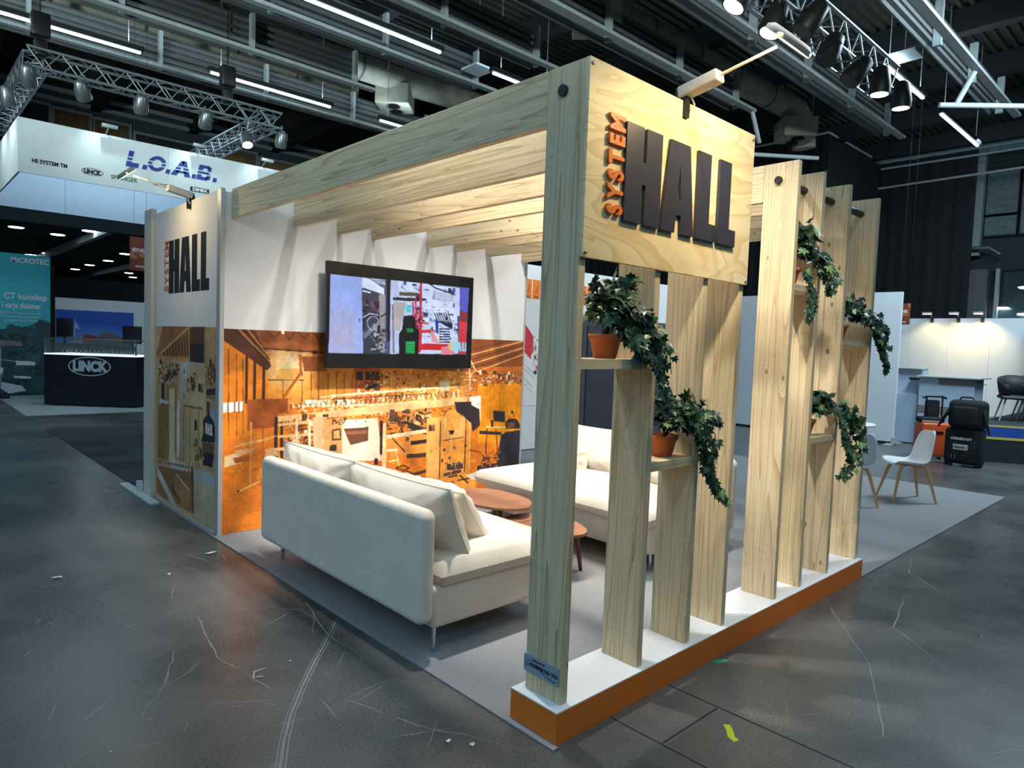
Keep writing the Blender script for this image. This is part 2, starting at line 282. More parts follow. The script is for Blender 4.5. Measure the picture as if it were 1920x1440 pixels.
# ---------------------------------------------------------------- printed pictures: a fine grid of coloured cells
def lin(a):
    a = a / 255.0
    return np.where(a <= .04045, a / 12.92, ((a + .055) / 1.055) ** 2.4)
HALL_SHAPES = [[(0, 0), (.13, 0), (.13, .4), (.15, .4), (.15, 0), (.28, 0), (.28, 1), (.15, 1), (.15, .6), (.13, .6), (.13, 1), (0, 1)],
               [(.29, 0), (.40, 0), (.415, .22), (.455, .22), (.47, 0), (.58, 0), (.50, 1), (.36, 1)], [(.60, 0), (.78, 0), (.78, .2), (.72, .2), (.72, 1), (.60, 1)], [(.80, 0), (1, 0), (1, .2), (.92, .2), (.92, 1), (.80, 1)]]
def paint(w, h, res, ops, seed=1):
    """w,h,res in mm -> sRGB array"""
    W_, H_ = int(w / res), int(h / res); img = np.zeros((H_, W_, 3)) + 200.0; rng = random.Random(seed)
    def poly(c, pts):
        xs = [p[0] / res for p in pts]; ys = [p[1] / res for p in pts]
        x0, x1 = max(0, int(min(xs))), min(W_, int(max(xs)) + 2); y0, y1 = max(0, int(min(ys))), min(H_, int(max(ys)) + 2)
        if x1 <= x0 or y1 <= y0: return
        X, Y = np.meshgrid(np.arange(x0, x1) + .5, np.arange(y0, y1) + .5); ins = np.zeros(X.shape, bool); n = len(pts)
        for i in range(n):
            ax, ay, bx, by = xs[i], ys[i], xs[(i + 1) % n], ys[(i + 1) % n]
            if ay == by: continue
            cr = (ay > Y) != (by > Y); ins ^= cr & (X < (bx - ax) * (Y - ay) / (by - ay) + ax)
        img[y0:y1, x0:x1][ins] = c
    def line(c, wd, pts):
        for (ax, ay), (bx, by) in zip(pts[:-1], pts[1:]):
            dx, dy = bx - ax, by - ay; L_ = math.hypot(dx, dy) or 1; nx, ny = -dy / L_ * wd / 2, dx / L_ * wd / 2
            poly(c, [(ax + nx, ay + ny), (bx + nx, by + ny), (bx - nx, by - ny), (ax - nx, ay - ny)])
    for o in ops:
        k = o[0]
        if k == 'p': poly(o[1], o[2])
        elif k == 'l': line(o[1], o[2], o[3])
        elif k == 'o': (cx, cy), rx, ry = o[2], o[3] / 2, o[4] / 2; poly(o[1], [(cx + rx * math.cos(t * math.pi / 8), cy + ry * math.sin(t * math.pi / 8)) for t in range(16)])
        elif k == 'g':
            (cx, cy) = o[2]; X, Y = np.meshgrid((np.arange(W_) + .5) * res, (np.arange(H_) + .5) * res)
            a = np.clip(1 - np.sqrt(((X - cx) / o[3]) ** 2 + ((Y - cy) / o[4]) ** 2), 0, 1)[..., None] ** .7
            img[:] = img * (1 - a) + np.array(o[1]) * a
        elif k == 'c':
            q = o[4]
            for i in range(o[2]):
                u, v = rng.random(), rng.random()
                px = (1 - v) * ((1 - u) * q[0][0] + u * q[1][0]) + v * ((1 - u) * q[3][0] + u * q[2][0]); py = (1 - v) * ((1 - u) * q[0][1] + u * q[1][1]) + v * ((1 - u) * q[3][1] + u * q[2][1])
                c = rng.choice(o[1]); s1 = rng.uniform(o[5], o[6]); s2 = rng.uniform(o[5], o[6]) * rng.choice((.3, 1)); t = rng.random()
                if t < .5: poly(c, [(px, py), (px + s1, py), (px + s1, py + s2), (px, py + s2)])
                elif t < .8: line(c, max(res * 1.2, o[5] * .5), [(px, py), (px + s1, py + rng.uniform(-s1, s1))])
                else: line(c, max(res * 1.2, o[5] * .5), [(px, py), (px + s1 * .5, py + s2), (px + s1, py)])
        elif k == 'h':
            (x0, y0), (x1, y1) = o[2], o[3]
            for sh in HALL_SHAPES: poly(o[1], [(x0 + a * (x1 - x0), y0 + b * (y1 - y0)) for a, b in sh])
    return img
def soften(img, seed=1, amt=.10, blur=1):
    """printed-photo look: slight blur, uneven tone and grain"""
    for _ in range(blur):
        p = np.pad(img, ((1, 1), (1, 1), (0, 0)), 'edge'); img = (p[1:-1, 1:-1] * 4 + p[:-2, 1:-1] + p[2:, 1:-1] + p[1:-1, :-2] + p[1:-1, 2:]) / 8
    r = np.random.RandomState(seed); H_, W_ = img.shape[:2]; t = np.zeros((H_, W_))
    for cell, k in ((60, 1.0), (22, .8), (8, .6), (3, .5)):
        g = r.rand(H_ // cell + 3, W_ // cell + 3) - .5; yy = np.arange(H_) / cell; xx = np.arange(W_) / cell
        y0 = yy.astype(int); x0 = xx.astype(int); fy = (yy - y0)[:, None]; fx = (xx - x0)[None]; fy = fy * fy * (3 - 2 * fy); fx = fx * fx * (3 - 2 * fx)
        t += k * ((g[y0][:, x0] * (1 - fx) + g[y0][:, x0 + 1] * fx) * (1 - fy) + (g[y0 + 1][:, x0] * (1 - fx) + g[y0 + 1][:, x0 + 1] * fx) * fy)
    return np.clip(img * (1 + amt * 2 * t[..., None]), 0, 255)
def print_mesh(name, img, wm, hm, origin, ux, m, parent):
    """grid at origin, width along ux, height along z"""
    H_, W_ = img.shape[:2]; ux = Vector(ux); o3 = Vector(origin)
    gx, gz = np.meshgrid(np.linspace(0, wm, W_ + 1), np.linspace(0, hm, H_ + 1))
    co_ = np.stack([o3.x + ux.x * gx, o3.y + ux.y * gx, o3.z + gz], -1).reshape(-1, 3)
    if parent is not None:
        inv = np.array(W(parent).inverted()); co_ = co_ @ inv[:3, :3].T + inv[:3, 3]
    i = (np.arange(H_)[:, None] * (W_ + 1) + np.arange(W_)[None]).reshape(-1)
    fc = np.stack([i, i + 1, i + W_ + 2, i + W_ + 1], -1)
    me = bpy.data.meshes.new(name); me.vertices.add(len(co_)); me.vertices.foreach_set('co', co_.astype(np.float32).ravel())
    me.loops.add(len(fc) * 4); me.loops.foreach_set('vertex_index', fc.astype(np.int32).ravel())
    me.polygons.add(len(fc)); me.polygons.foreach_set('loop_start', np.arange(0, len(fc) * 4, 4, dtype=np.int32)); me.polygons.foreach_set('loop_total', np.full(len(fc), 4, dtype=np.int32))
    me.update(); at_ = me.attributes.new('print', 'FLOAT_COLOR', 'FACE')
    c = np.ones((H_, W_, 4), np.float32); c[..., :3] = lin(img); at_.data.foreach_set('color', c.reshape(-1)); me.materials.append(m); me.validate()
    o = bpy.data.objects.new(name, me); COL.objects.link(o); o.parent = parent
    return o
MURAL_OPS=[('p',(228,128,34),[(-31,1816),(3541,1808),(3650,-257),(-56,-12)]),('p',(140,74,32),[(-31,1772),(3542,1795),(3576,1141),(2669,1161),(2368,1282),(936,1348),(403,1421),(-17,1641)]),('p',(232,132,26),[(-30,1658),(201,1520),(403,1402),(411,906),(-20,769)]),('p',(236,150,56),[(388,1504),(1445,1423),(2660,1367),(2675,1013),(394,1094)]),('p',(206,120,48),[(377,1583),(942,1560),(945,1422),(378,1486)]),('g',(255,232,176),(578,1421),260,230),('p',(150,80,36),[(697,1508),(943,1511),(946,1373),(725,1373)]),('p',(84,44,24),[(-31,1763),(262,1749),(417,1421),(380,1384),(-30,1658)]),('l',(60,34,24),14,[(65,1754),(403,1453)]),('l',(196,126,66),14,[(104,1756),(402,1467)]),('l',(60,34,24),14,[(144,1758),(402,1481)]),('l',(196,126,66),14,[(185,1759),(402,1495)]),('l',(120,62,25),8,[(49,1558),(58,836)]),('l',(120,62,25),8,[(116,1519),(124,831)]),('l',(120,62,25),8,[(170,1487),(179,827)]),('l',(74,38,24),26,[(202,1507),(202,1101)]),('l',(74,38,24),26,[(271,1473),(271,1099)]),('l',(74,38,24),26,[(351,1435),(351,1096)]),('l',(130,72,30),8,[(524,1421),(530,1089)]),('l',(130,72,30),8,[(705,1373),(711,1083)]),('l',(130,72,30),8,[(793,1373),(799,1080)]),('l',(130,72,30),8,[(866,1373),(872,1077)]),('l',(130,72,30),8,[(963,1373),(969,1074)]),('l',(130,72,30),8,[(1050,1372),(1057,1071)]),('l',(130,72,30),8,[(1128,1372),(1135,1068)]),('l',(130,72,30),8,[(1213,1372),(1220,1065)]),('l',(130,72,30),8,[(1305,1371),(1313,1062)]),('l',(130,72,30),8,[(1387,1371),(1395,1059)]),('l',(130,72,30),8,[(1470,1371),(1479,1056)]),('l',(130,72,30),8,[(1543,1371),(1552,1053)]),('l',(130,72,30),8,[(1630,1371),(1639,1050)]),('l',(130,72,30),8,[(1705,1370),(1715,1047)]),('p',(166,92,44),[(320,1628),(941,1610),(942,1550),(339,1577)]),('l',(70,38,26),12,[(339,1573),(943,1546)]),('l',(66,38,26),9,[(374,1735),(442,1654)]),('l',(66,38,26),9,[(442,1654),(509,1740)]),('l',(66,38,26),9,[(509,1740),(579,1658)]),('l',(66,38,26),9,[(579,1658),(647,1746)]),('l',(66,38,26),9,[(647,1746),(720,1662)]),('l',(66,38,26),9,[(720,1662),(790,1751)]),('l',(66,38,26),9,[(790,1751),(865,1667)]),('l',(66,38,26),9,[(865,1667),(938,1757)]),('l',(255,240,210),22,[(514,1741),(524,1703)]),('l',(182,98,38),26,[(682,1527),(695,1364),(529,1137)]),('o',(48,32,30),(826,1549),60,34),('p',(172,84,32),[(211,1137),(578,1135),(575,1016),(492,1005),(493,901),(331,854),(215,862)]),('l',(136,64,26),6,[(355,1124),(357,1012)]),('l',(136,64,26),6,[(374,1123),(376,1011)]),('l',(136,64,26),6,[(393,1122),(395,1010)]),('l',(136,64,26),6,[(413,1122),(414,1009)]),('l',(136,64,26),6,[(432,1121),(434,1008)]),('l',(136,64,26),6,[(451,1120),(453,1007)]),('l',(136,64,26),6,[(470,1120),(472,1006)]),('l',(136,64,26),6,[(490,1119),(492,1005)]),('l',(136,64,26),6,[(509,1119),(511,1005)]),('l',(136,64,26),6,[(529,1118),(531,1004)]),('l',(136,64,26),6,[(549,1117),(551,1003)]),('l',(136,64,26),6,[(569,1117),(571,1002)]),('p',(240,238,236),[(-2,1113),(175,1120),(176,1038),(3,1028)]),('l',(120,62,25),9,[(50,1124),(51,1025)]),('l',(120,62,25),9,[(103,1123),(104,1023)]),('l',(120,62,25),9,[(139,1121),(140,1021)]),('p',(245,235,220),[(741,1116),(952,1109),(953,1064),(742,1067)]),('p',(245,235,220),[(1050,1111),(1208,1106),(1209,1060),(1051,1066)]),('p',(200,96,40),[(1234,1413),(1530,1402),(1541,1043),(1243,1054)]),('p',(58,44,50),[(1258,1372),(1328,1371),(1330,1289),(1261,1290)]),('p',(58,44,50),[(1357,1371),(1519,1371),(1521,1287),(1360,1288)]),('p',(58,44,50),[(1360,1268),(1522,1265),(1524,1186),(1362,1190)]),('p',(232,126,30),[(-20,760),(247,878),(683,890),(3595,788),(3654,-323),(-56,-12)]),('p',(240,150,60),[(391,671),(2108,724),(2115,526),(299,445)]),('p',(212,106,30),[(300,422),(1470,527),(1852,382),(496,134)]),('c',[(244,150,56),(214,110,32),(238,136,40)],40,3,[(-11,705),(3516,600),(3553,-114),(-4,70)],30,120),('p',(255,214,160),[(24,657),(158,691),(182,597),(25,567)]),('p',(190,96,36),[(95,642),(259,659),(260,608),(114,594)]),('p',(246,180,120),[(113,704),(286,718),(250,674),(122,658)]),('p',(196,104,36),[(2658,1426),(3561,1428),(3573,1205),(2669,1161)]),('l',(244,180,110),13,[(2662,1338),(3552,1593)]),('l',(96,54,30),13,[(2659,1391),(3550,1631)]),('l',(244,180,110),13,[(2657,1444),(3548,1669)]),('l',(96,54,30),13,[(2655,1496),(3546,1707)]),('l',(244,180,110),13,[(2653,1549),(3544,1745)]),('l',(96,54,30),13,[(2650,1602),(3542,1783)]),('p',(250,150,18),[(2789,1236),(3572,1224),(3609,516),(2818,575)]),('l',(196,108,20),6,[(2972,1215),(2992,758)]),('l',(196,108,20),6,[(3126,1213),(3148,749)]),('l',(196,108,20),6,[(3286,1210),(3309,740)]),('c',[(246,196,128),(250,222,178),(84,44,24),(120,62,25),(70,50,44)],140,5,[(2737,1355),(3477,1352),(3483,1226),(2744,1189)],12,60),('c',[(246,196,128),(250,222,178),(182,98,38),(120,62,25),(226,140,60)],520,7,[(1387,1371),(2737,1367),(2748,1100),(1107,1069)],8,38),('c',[(84,44,24),(120,62,25),(246,196,128),(250,222,178),(90,60,50)],420,9,[(679,1123),(2746,1142),(2682,865),(607,943)],8,32),('c',[(250,222,178),(246,196,128),(238,138,30)],200,11,[(629,1076),(2521,1106),(2528,931),(631,965)],10,50),('l',(250,222,178),18,[(995,1148),(2371,1208)]),('l',(250,222,178),18,[(1455,1046),(2522,1077)]),('l',(250,222,178),18,[(680,1060),(1455,1046)]),('p',(250,222,178),[(2255,1267),(2383,1265),(2394,1167),(2266,1170)]),('o',(120,62,25),(2328,1214),14,10),('l',(250,222,178),14,[(2058,1175),(2062,1052)]),('l',(250,222,178),14,[(2217,1171),(2221,1046)]),('l',(250,222,178),14,[(2287,1170),(2292,1044)]),('l',(250,222,178),14,[(2445,1166),(2450,1039)]),('l',(250,222,178),14,[(2062,1052),(2450,1039)]),('p',(176,84,42),[(2151,1077),(2449,1079),(2452,998),(2140,998)]),('l',(250,222,178),16,[(2658,1426),(2684,1161)]),('l',(250,222,178),12,[(2574,1280),(2772,1278)]),('l',(250,222,178),14,[(2760,1367),(2653,1532)]),('p',(252,240,226),[(2672,1090),(2842,1103),(2846,827),(2784,818),(2678,954)]),('p',(248,196,132),[(473,978),(1456,1035),(2641,1097),(2645,1014),(1458,956),(483,930)]),('c',[(120,62,25),(84,44,24),(250,222,178),(182,98,38)],200,13,[(532,937),(918,951),(925,626),(538,611)],12,70),('p',(48,32,30),[(453,974),(483,973),(489,606),(459,609)]),('p',(48,32,30),[(508,924),(537,922),(538,601),(513,604)]),('l',(246,196,128),28,[(484,902),(913,917)]),('l',(246,196,128),28,[(485,797),(916,797)]),('l',(246,196,128),28,[(487,687),(919,667)]),('l',(250,222,178),26,[(662,940),(668,648)]),('l',(250,222,178),26,[(786,933),(792,638)]),('l',(250,222,178),26,[(913,927),(919,627)]),('p',(236,190,140),[(817,951),(923,956),(942,575),(835,574)]),('p',(238,172,100),[(924,926),(1127,936),(1148,515),(943,544)]),('p',(248,220,190),[(1116,916),(1508,917),(1569,486),(1131,517)]),('p',(104,62,44),[(1135,829),(1407,833),(1405,696),(1213,669)]),('p',(150,92,62),[(1158,801),(1390,802),(1391,766),(1176,770)]),('p',(96,54,30),[(1013,831),(1107,835),(1110,723),(1015,725)]),('p',(240,180,110),[(1030,815),(1096,821),(1098,739),(1031,739)]),('c',[(48,32,30),(120,62,25)],26,15,[(989,913),(1139,915),(1140,869),(990,873)],10,24),('o',(48,32,30),(1145,899),12,20),('o',(48,32,30),(1265,893),12,20),('o',(48,32,30),(1376,887),12,20),('p',(60,46,48),[(994,681),(1066,686),(1067,624),(995,630)]),('p',(48,32,30),[(1533,884),(1570,882),(1580,544),(1543,547)]),('p',(248,206,150),[(1570,861),(1608,859),(1623,351),(1572,367)]),('c',[(48,32,30),(84,44,24),(120,62,25),(100,70,60),(246,196,128),(238,138,30)],240,17,[(1605,944),(2099,978),(2107,741),(1612,697)],14,70),('o',(64,42,36),(1663,893),52,52),('o',(150,90,50),(1663,893),20.8,20.8),('o',(64,42,36),(1764,888),44,44),('o',(150,90,50),(1764,888),17.6,17.6),('o',(64,42,36),(2007,887),66,66),('o',(150,90,50),(2007,887),26.400000000000002,26.400000000000002),('o',(64,42,36),(2103,865),50,50),('o',(150,90,50),(2103,865),20.0,20.0),('o',(64,42,36),(1868,679),44,44),('o',(150,90,50),(1868,679),17.6,17.6),('p',(56,42,42),[(1810,880),(2106,775),(2109,707),(1938,763)]),('l',(250,222,178),40,[(1618,718),(2107,752)]),('l',(48,32,30),40,[(1909,632),(2125,644)]),('l',(74,48,40),44,[(1867,502),(2130,496)]),('l',(70,46,40),34,[(1868,292),(2122,327)]),('l',(196,112,44),14,[(1653,592),(1641,376)]),('l',(236,176,110),16,[(1730,569),(1787,378)]),('l',(250,222,178),22,[(1616,584),(1748,579)]),('l',(250,222,178),12,[(1644,468),(1771,478)]),('o',(48,32,30),(1502,482),50,70),('l',(48,32,30),12,[(1681,703),(1846,548)]),('l',(84,44,24),14,[(1735,394),(1825,413),(1904,377),(1826,363),(1735,394)]),('l',(84,44,24),14,[(1775,335),(1866,353),(1946,317),(1867,303),(1775,335)]),('p',(250,176,92),[(2102,882),(2297,895),(2310,191),(2118,247)]),('p',(246,158,60),[(2297,895),(2711,899),(2709,224),(2310,191)]),('p',(252,186,100),[(2319,877),(2643,884),(2638,624),(2329,635)]),('l',(110,48,20),14,[(2285,856),(2295,210)]),('l',(110,48,20),12,[(2636,873),(2638,267)]),('l',(110,48,20),10,[(2336,634),(2615,649)]),('p',(248,166,70),[(2354,910),(2395,960),(2527,954),(2544,913),(2551,748),(2375,735)]),('l',(255,206,140),10,[(2360,760),(2354,898),(2396,948)]),('p',(48,32,30),[(2397,734),(2477,735),(2464,689),(2428,686)]),('l',(255,206,140),10,[(2442,696),(2442,498)]),('o',(58,44,46),(2347,529),32,30),('o',(58,44,46),(2323,416),26,44),('o',(58,44,46),(2423,436),26,34),('o',(58,44,46),(2485,541),22,32),('o',(58,44,46),(2641,553),34,34),('p',(70,52,48),[(2389,369),(2611,383),(2614,305),(2392,299)]),('p',(86,58,50),[(2349,274),(2591,296),(2593,260),(2351,239)]),('c',[(246,196,128),(48,32,30)],40,19,[(2360,377),(2611,383),(2601,247),(2365,237)],8,22),('h',(70,40,34),(2135,745),(2216,808)),('o',(70,40,34),(2170,532),24,10),('l',(248,190,110),22,[(2696,894),(2706,296)]),('p',(52,42,48),[(2465,1038),(2705,1042),(2706,1000),(2825,948),(2841,767),(2735,701),(2715,798),(2590,887),(2498,938)]),('p',(52,46,54),[(3033,927),(3216,907),(3222,788),(3047,810)]),('p',(46,40,46),[(3222,776),(3288,823),(3382,818),(3447,732),(3441,694),(3234,707)]),('o',(240,180,130),(3302,872),24,34),('o',(46,36,38),(3336,889),28,34),('p',(120,74,56),[(3221,795),(3375,793),(3379,717),(3234,719)]),('l',(250,200,130),20,[(2937,743),(3475,705)]),('l',(48,32,30),14,[(2946,724),(2943,425)]),('l',(48,32,30),12,[(3084,716),(3133,377)]),('p',(54,44,48),[(2835,707),(3169,673),(3170,636),(2837,670)]),('p',(50,46,54),[(3170,642),(3253,668),(3494,678),(3486,153),(2825,223),(2821,309),(3119,317),(3144,501)]),('c',[(48,32,30),(120,62,25),(180,90,40)],60,21,[(2895,429),(3138,439),(3146,277),(2862,280)],14,50),('o',(250,160,90),(3113,280),18,30),('l',(84,44,24),10,[(2697,500),(2854,463),(2937,383)]),('p',(248,160,60),[(2126,212),(2708,248),(2836,161),(2819,11),(2133,12)]),('l',(84,44,24),18,[(2409,227),(2541,236)]),('l',(84,44,24),18,[(2572,232),(2697,129)]),('l',(84,44,24),18,[(2544,176),(2741,184)]),('l',(84,44,24),18,[(2324,190),(2486,130),(2532,89)]),('l',(84,44,24),18,[(2055,277),(2162,180)]),('l',(84,44,24),18,[(2470,173),(2549,45),(2492,-7)]),('p',(240,214,196),[(2268,156),(2485,153),(2564,43),(2309,17),(2130,98)]),('p',(250,225,200),[(2655,223),(2824,248),(2828,162),(2750,159)]),('l',(240,170,100),16,[(246,938),(249,395)]),('l',(170,90,40),12,[(352,1026),(355,533)]),('l',(246,196,128),14,[(139,348),(337,417)]),('o',(48,32,30),(144,352),22,16),('l',(200,112,50),14,[(248,753),(351,802)]),('l',(200,112,50),14,[(250,637),(352,684)]),('l',(200,112,50),14,[(252,507),(354,552)]),('p',(236,176,120),[(381,696),(487,702),(488,625),(382,635)]),('p',(250,186,96),[(576,1544),(727,1296),(439,1299)]),('p',(255,226,170),[(576,1544),(664,1402),(495,1402)]),('l',(120,66,30),8,[(391,1300),(727,1296)]),('l',(182,98,38),22,[(682,1527),(695,1364),(529,1137)]),('l',(84,44,24),7,[(604,1077),(605,1039)]),('l',(250,222,178),6,[(624,1100),(625,1048)]),('l',(84,44,24),7,[(652,1079),(652,1040)]),('l',(250,222,178),6,[(671,1102),(672,1049)]),('l',(84,44,24),7,[(699,1080),(700,1042)]),('l',(250,222,178),6,[(719,1104),(720,1051)]),('l',(84,44,24),7,[(748,1082),(748,1043)]),('l',(250,222,178),6,[(768,1106),(769,1052)]),('l',(84,44,24),7,[(796,1084),(797,1045)]),('l',(250,222,178),6,[(817,1108),(818,1054)]),('l',(84,44,24),7,[(846,1086),(847,1046)]),('l',(250,222,178),6,[(866,1110),(868,1055)]),('l',(84,44,24),7,[(896,1087),(897,1048)]),('l',(250,222,178),6,[(917,1111),(918,1057)]),('l',(84,44,24),7,[(946,1089),(947,1049)]),('l',(250,222,178),6,[(967,1113),(968,1058)]),('l',(84,44,24),7,[(997,1091),(998,1051)]),('l',(250,222,178),6,[(1018,1115),(1020,1060)]),('l',(84,44,24),7,[(1049,1093),(1050,1052)]),('l',(250,222,178),6,[(1070,1117),(1072,1062)]),('l',(84,44,24),7,[(1101,1094),(1102,1054)]),('l',(250,222,178),6,[(1123,1119),(1124,1063)]),('l',(84,44,24),7,[(1154,1096),(1155,1056)]),('l',(250,222,178),6,[(1176,1121),(1177,1065)]),('l',(84,44,24),7,[(1207,1098),(1208,1057)]),('l',(250,222,178),6,[(1229,1123),(1231,1067)]),('l',(84,44,24),7,[(1261,1100),(1262,1059)]),('l',(250,222,178),6,[(1283,1125),(1285,1068)]),('l',(84,44,24),7,[(1315,1102),(1316,1060)]),('l',(250,222,178),6,[(1338,1127),(1340,1070)]),('l',(84,44,24),7,[(1370,1104),(1372,1062)]),('l',(250,222,178),6,[(1393,1129),(1395,1072)]),('l',(84,44,24),7,[(1426,1106),(1427,1064)]),('l',(250,222,178),6,[(1450,1131),(1451,1074)]),('l',(84,44,24),7,[(1483,1108),(1484,1066)]),('l',(250,222,178),6,[(1506,1133),(1508,1075)]),('l',(84,44,24),7,[(1540,1110),(1541,1067)]),('l',(250,222,178),6,[(1564,1136),(1565,1077)]),('l',(84,44,24),7,[(1598,1112),(1599,1069)]),('l',(250,222,178),6,[(1622,1138),(1623,1079)]),('l',(84,44,24),7,[(1656,1114),(1657,1071)]),('l',(250,222,178),6,[(1680,1140),(1682,1081)]),('l',(84,44,24),7,[(1715,1116),(1717,1073)]),('l',(250,222,178),6,[(1740,1142),(1742,1083)]),('l',(84,44,24),7,[(1775,1118),(1776,1074)]),('l',(250,222,178),6,[(1800,1144),(1802,1085)]),('l',(84,44,24),7,[(1836,1120),(1837,1076)]),('l',(250,222,178),6,[(1861,1147),(1863,1086)]),('l',(84,44,24),7,[(1897,1122),(1898,1078)]),('l',(250,222,178),6,[(1922,1149),(1925,1088)]),('l',(84,44,24),7,[(1959,1124),(1961,1080)]),('l',(250,222,178),6,[(1985,1151),(1987,1090)]),('l',(84,44,24),7,[(2022,1126),(2023,1082)]),('l',(250,222,178),6,[(2048,1154),(2050,1092)]),('l',(84,44,24),7,[(2086,1129),(2087,1084)]),('l',(250,222,178),6,[(2112,1156),(2114,1094)]),('l',(84,44,24),7,[(2150,1131),(2152,1086)]),('l',(250,222,178),6,[(2177,1158),(2179,1096)]),('l',(84,44,24),7,[(2215,1133),(2217,1088)]),('l',(250,222,178),6,[(2242,1161),(2244,1098)]),('l',(84,44,24),7,[(2281,1136),(2283,1090)]),('l',(250,222,178),6,[(2309,1163),(2311,1100)]),('l',(84,44,24),7,[(2348,1138),(2350,1092)]),('l',(250,222,178),6,[(2376,1166),(2378,1103)]),('l',(84,44,24),7,[(2416,1140),(2418,1094)]),('l',(250,222,178),6,[(2444,1168),(2446,1105)]),('l',(84,44,24),7,[(2484,1143),(2486,1096)]),('l',(250,222,178),6,[(2513,1171),(2515,1107)]),('l',(70,44,32),6,[(1394,1121),(1395,1090)]),('l',(70,44,32),6,[(1433,1123),(1434,1091)]),('l',(70,44,32),6,[(1473,1124),(1473,1093)]),('l',(70,44,32),6,[(1513,1126),(1513,1094)]),('l',(70,44,32),6,[(1553,1127),(1554,1096)]),('l',(70,44,32),6,[(1593,1129),(1594,1097)]),('l',(70,44,32),6,[(1634,1130),(1635,1098)]),('l',(70,44,32),6,[(1676,1132),(1677,1100)]),('l',(70,44,32),6,[(1717,1134),(1718,1101)]),('l',(70,44,32),6,[(1759,1135),(1760,1103)]),('l',(70,44,32),6,[(1802,1137),(1803,1104)]),('l',(70,44,32),6,[(1844,1138),(1845,1106)]),('l',(70,44,32),6,[(1887,1140),(1888,1107)]),('l',(70,44,32),6,[(1931,1142),(1932,1109)]),('l',(70,44,32),6,[(1974,1143),(1976,1110)]),('l',(70,44,32),6,[(2019,1145),(2020,1112)]),('l',(70,44,32),6,[(2063,1147),(2064,1113)]),('l',(70,44,32),6,[(2108,1148),(2109,1115)]),('l',(70,44,32),6,[(2153,1150),(2155,1116)]),('l',(70,44,32),6,[(2199,1152),(2200,1118)]),('l',(70,44,32),6,[(2245,1153),(2247,1119)]),('l',(70,44,32),6,[(2292,1155),(2293,1121)]),('l',(70,44,32),6,[(2339,1157),(2340,1123)]),('l',(70,44,32),6,[(2386,1159),(2387,1124)]),('l',(70,44,32),6,[(2434,1161),(2435,1126)]),('l',(70,44,32),6,[(2482,1162),(2483,1128)]),('l',(250,222,178),12,[(887,1136),(2517,1211)]),('l',(90,52,30),8,[(996,1113),(2093,1140)]),('p',(46,40,46),[(3240,769),(3271,811),(3348,820),(3418,803),(3465,737),(3467,693),(3243,706)]),('o',(236,176,128),(3303,866),22,32),('o',(44,34,36),(3327,896),30,26),('o',(44,34,36),(3363,850),16,34),('p',(124,78,58),[(3248,775),(3376,774),(3379,711),(3259,711)]),('p',(52,46,54),[(3033,927),(3216,907),(3222,782),(3047,804)]),('p',(48,32,30),[(3006,818),(3038,817),(3042,737),(3010,739)]),('l',(180,150,130),5,[(3222,432),(3226,357)]),('l',(255,206,140),8,[(112,732),(211,770)]),('l',(255,206,140),8,[(175,740),(276,779)]),('l',(255,206,140),8,[(239,749),(341,788)]),('l',(255,206,140),8,[(304,758),(408,798)]),('l',(255,206,140),8,[(370,767),(476,807)])]
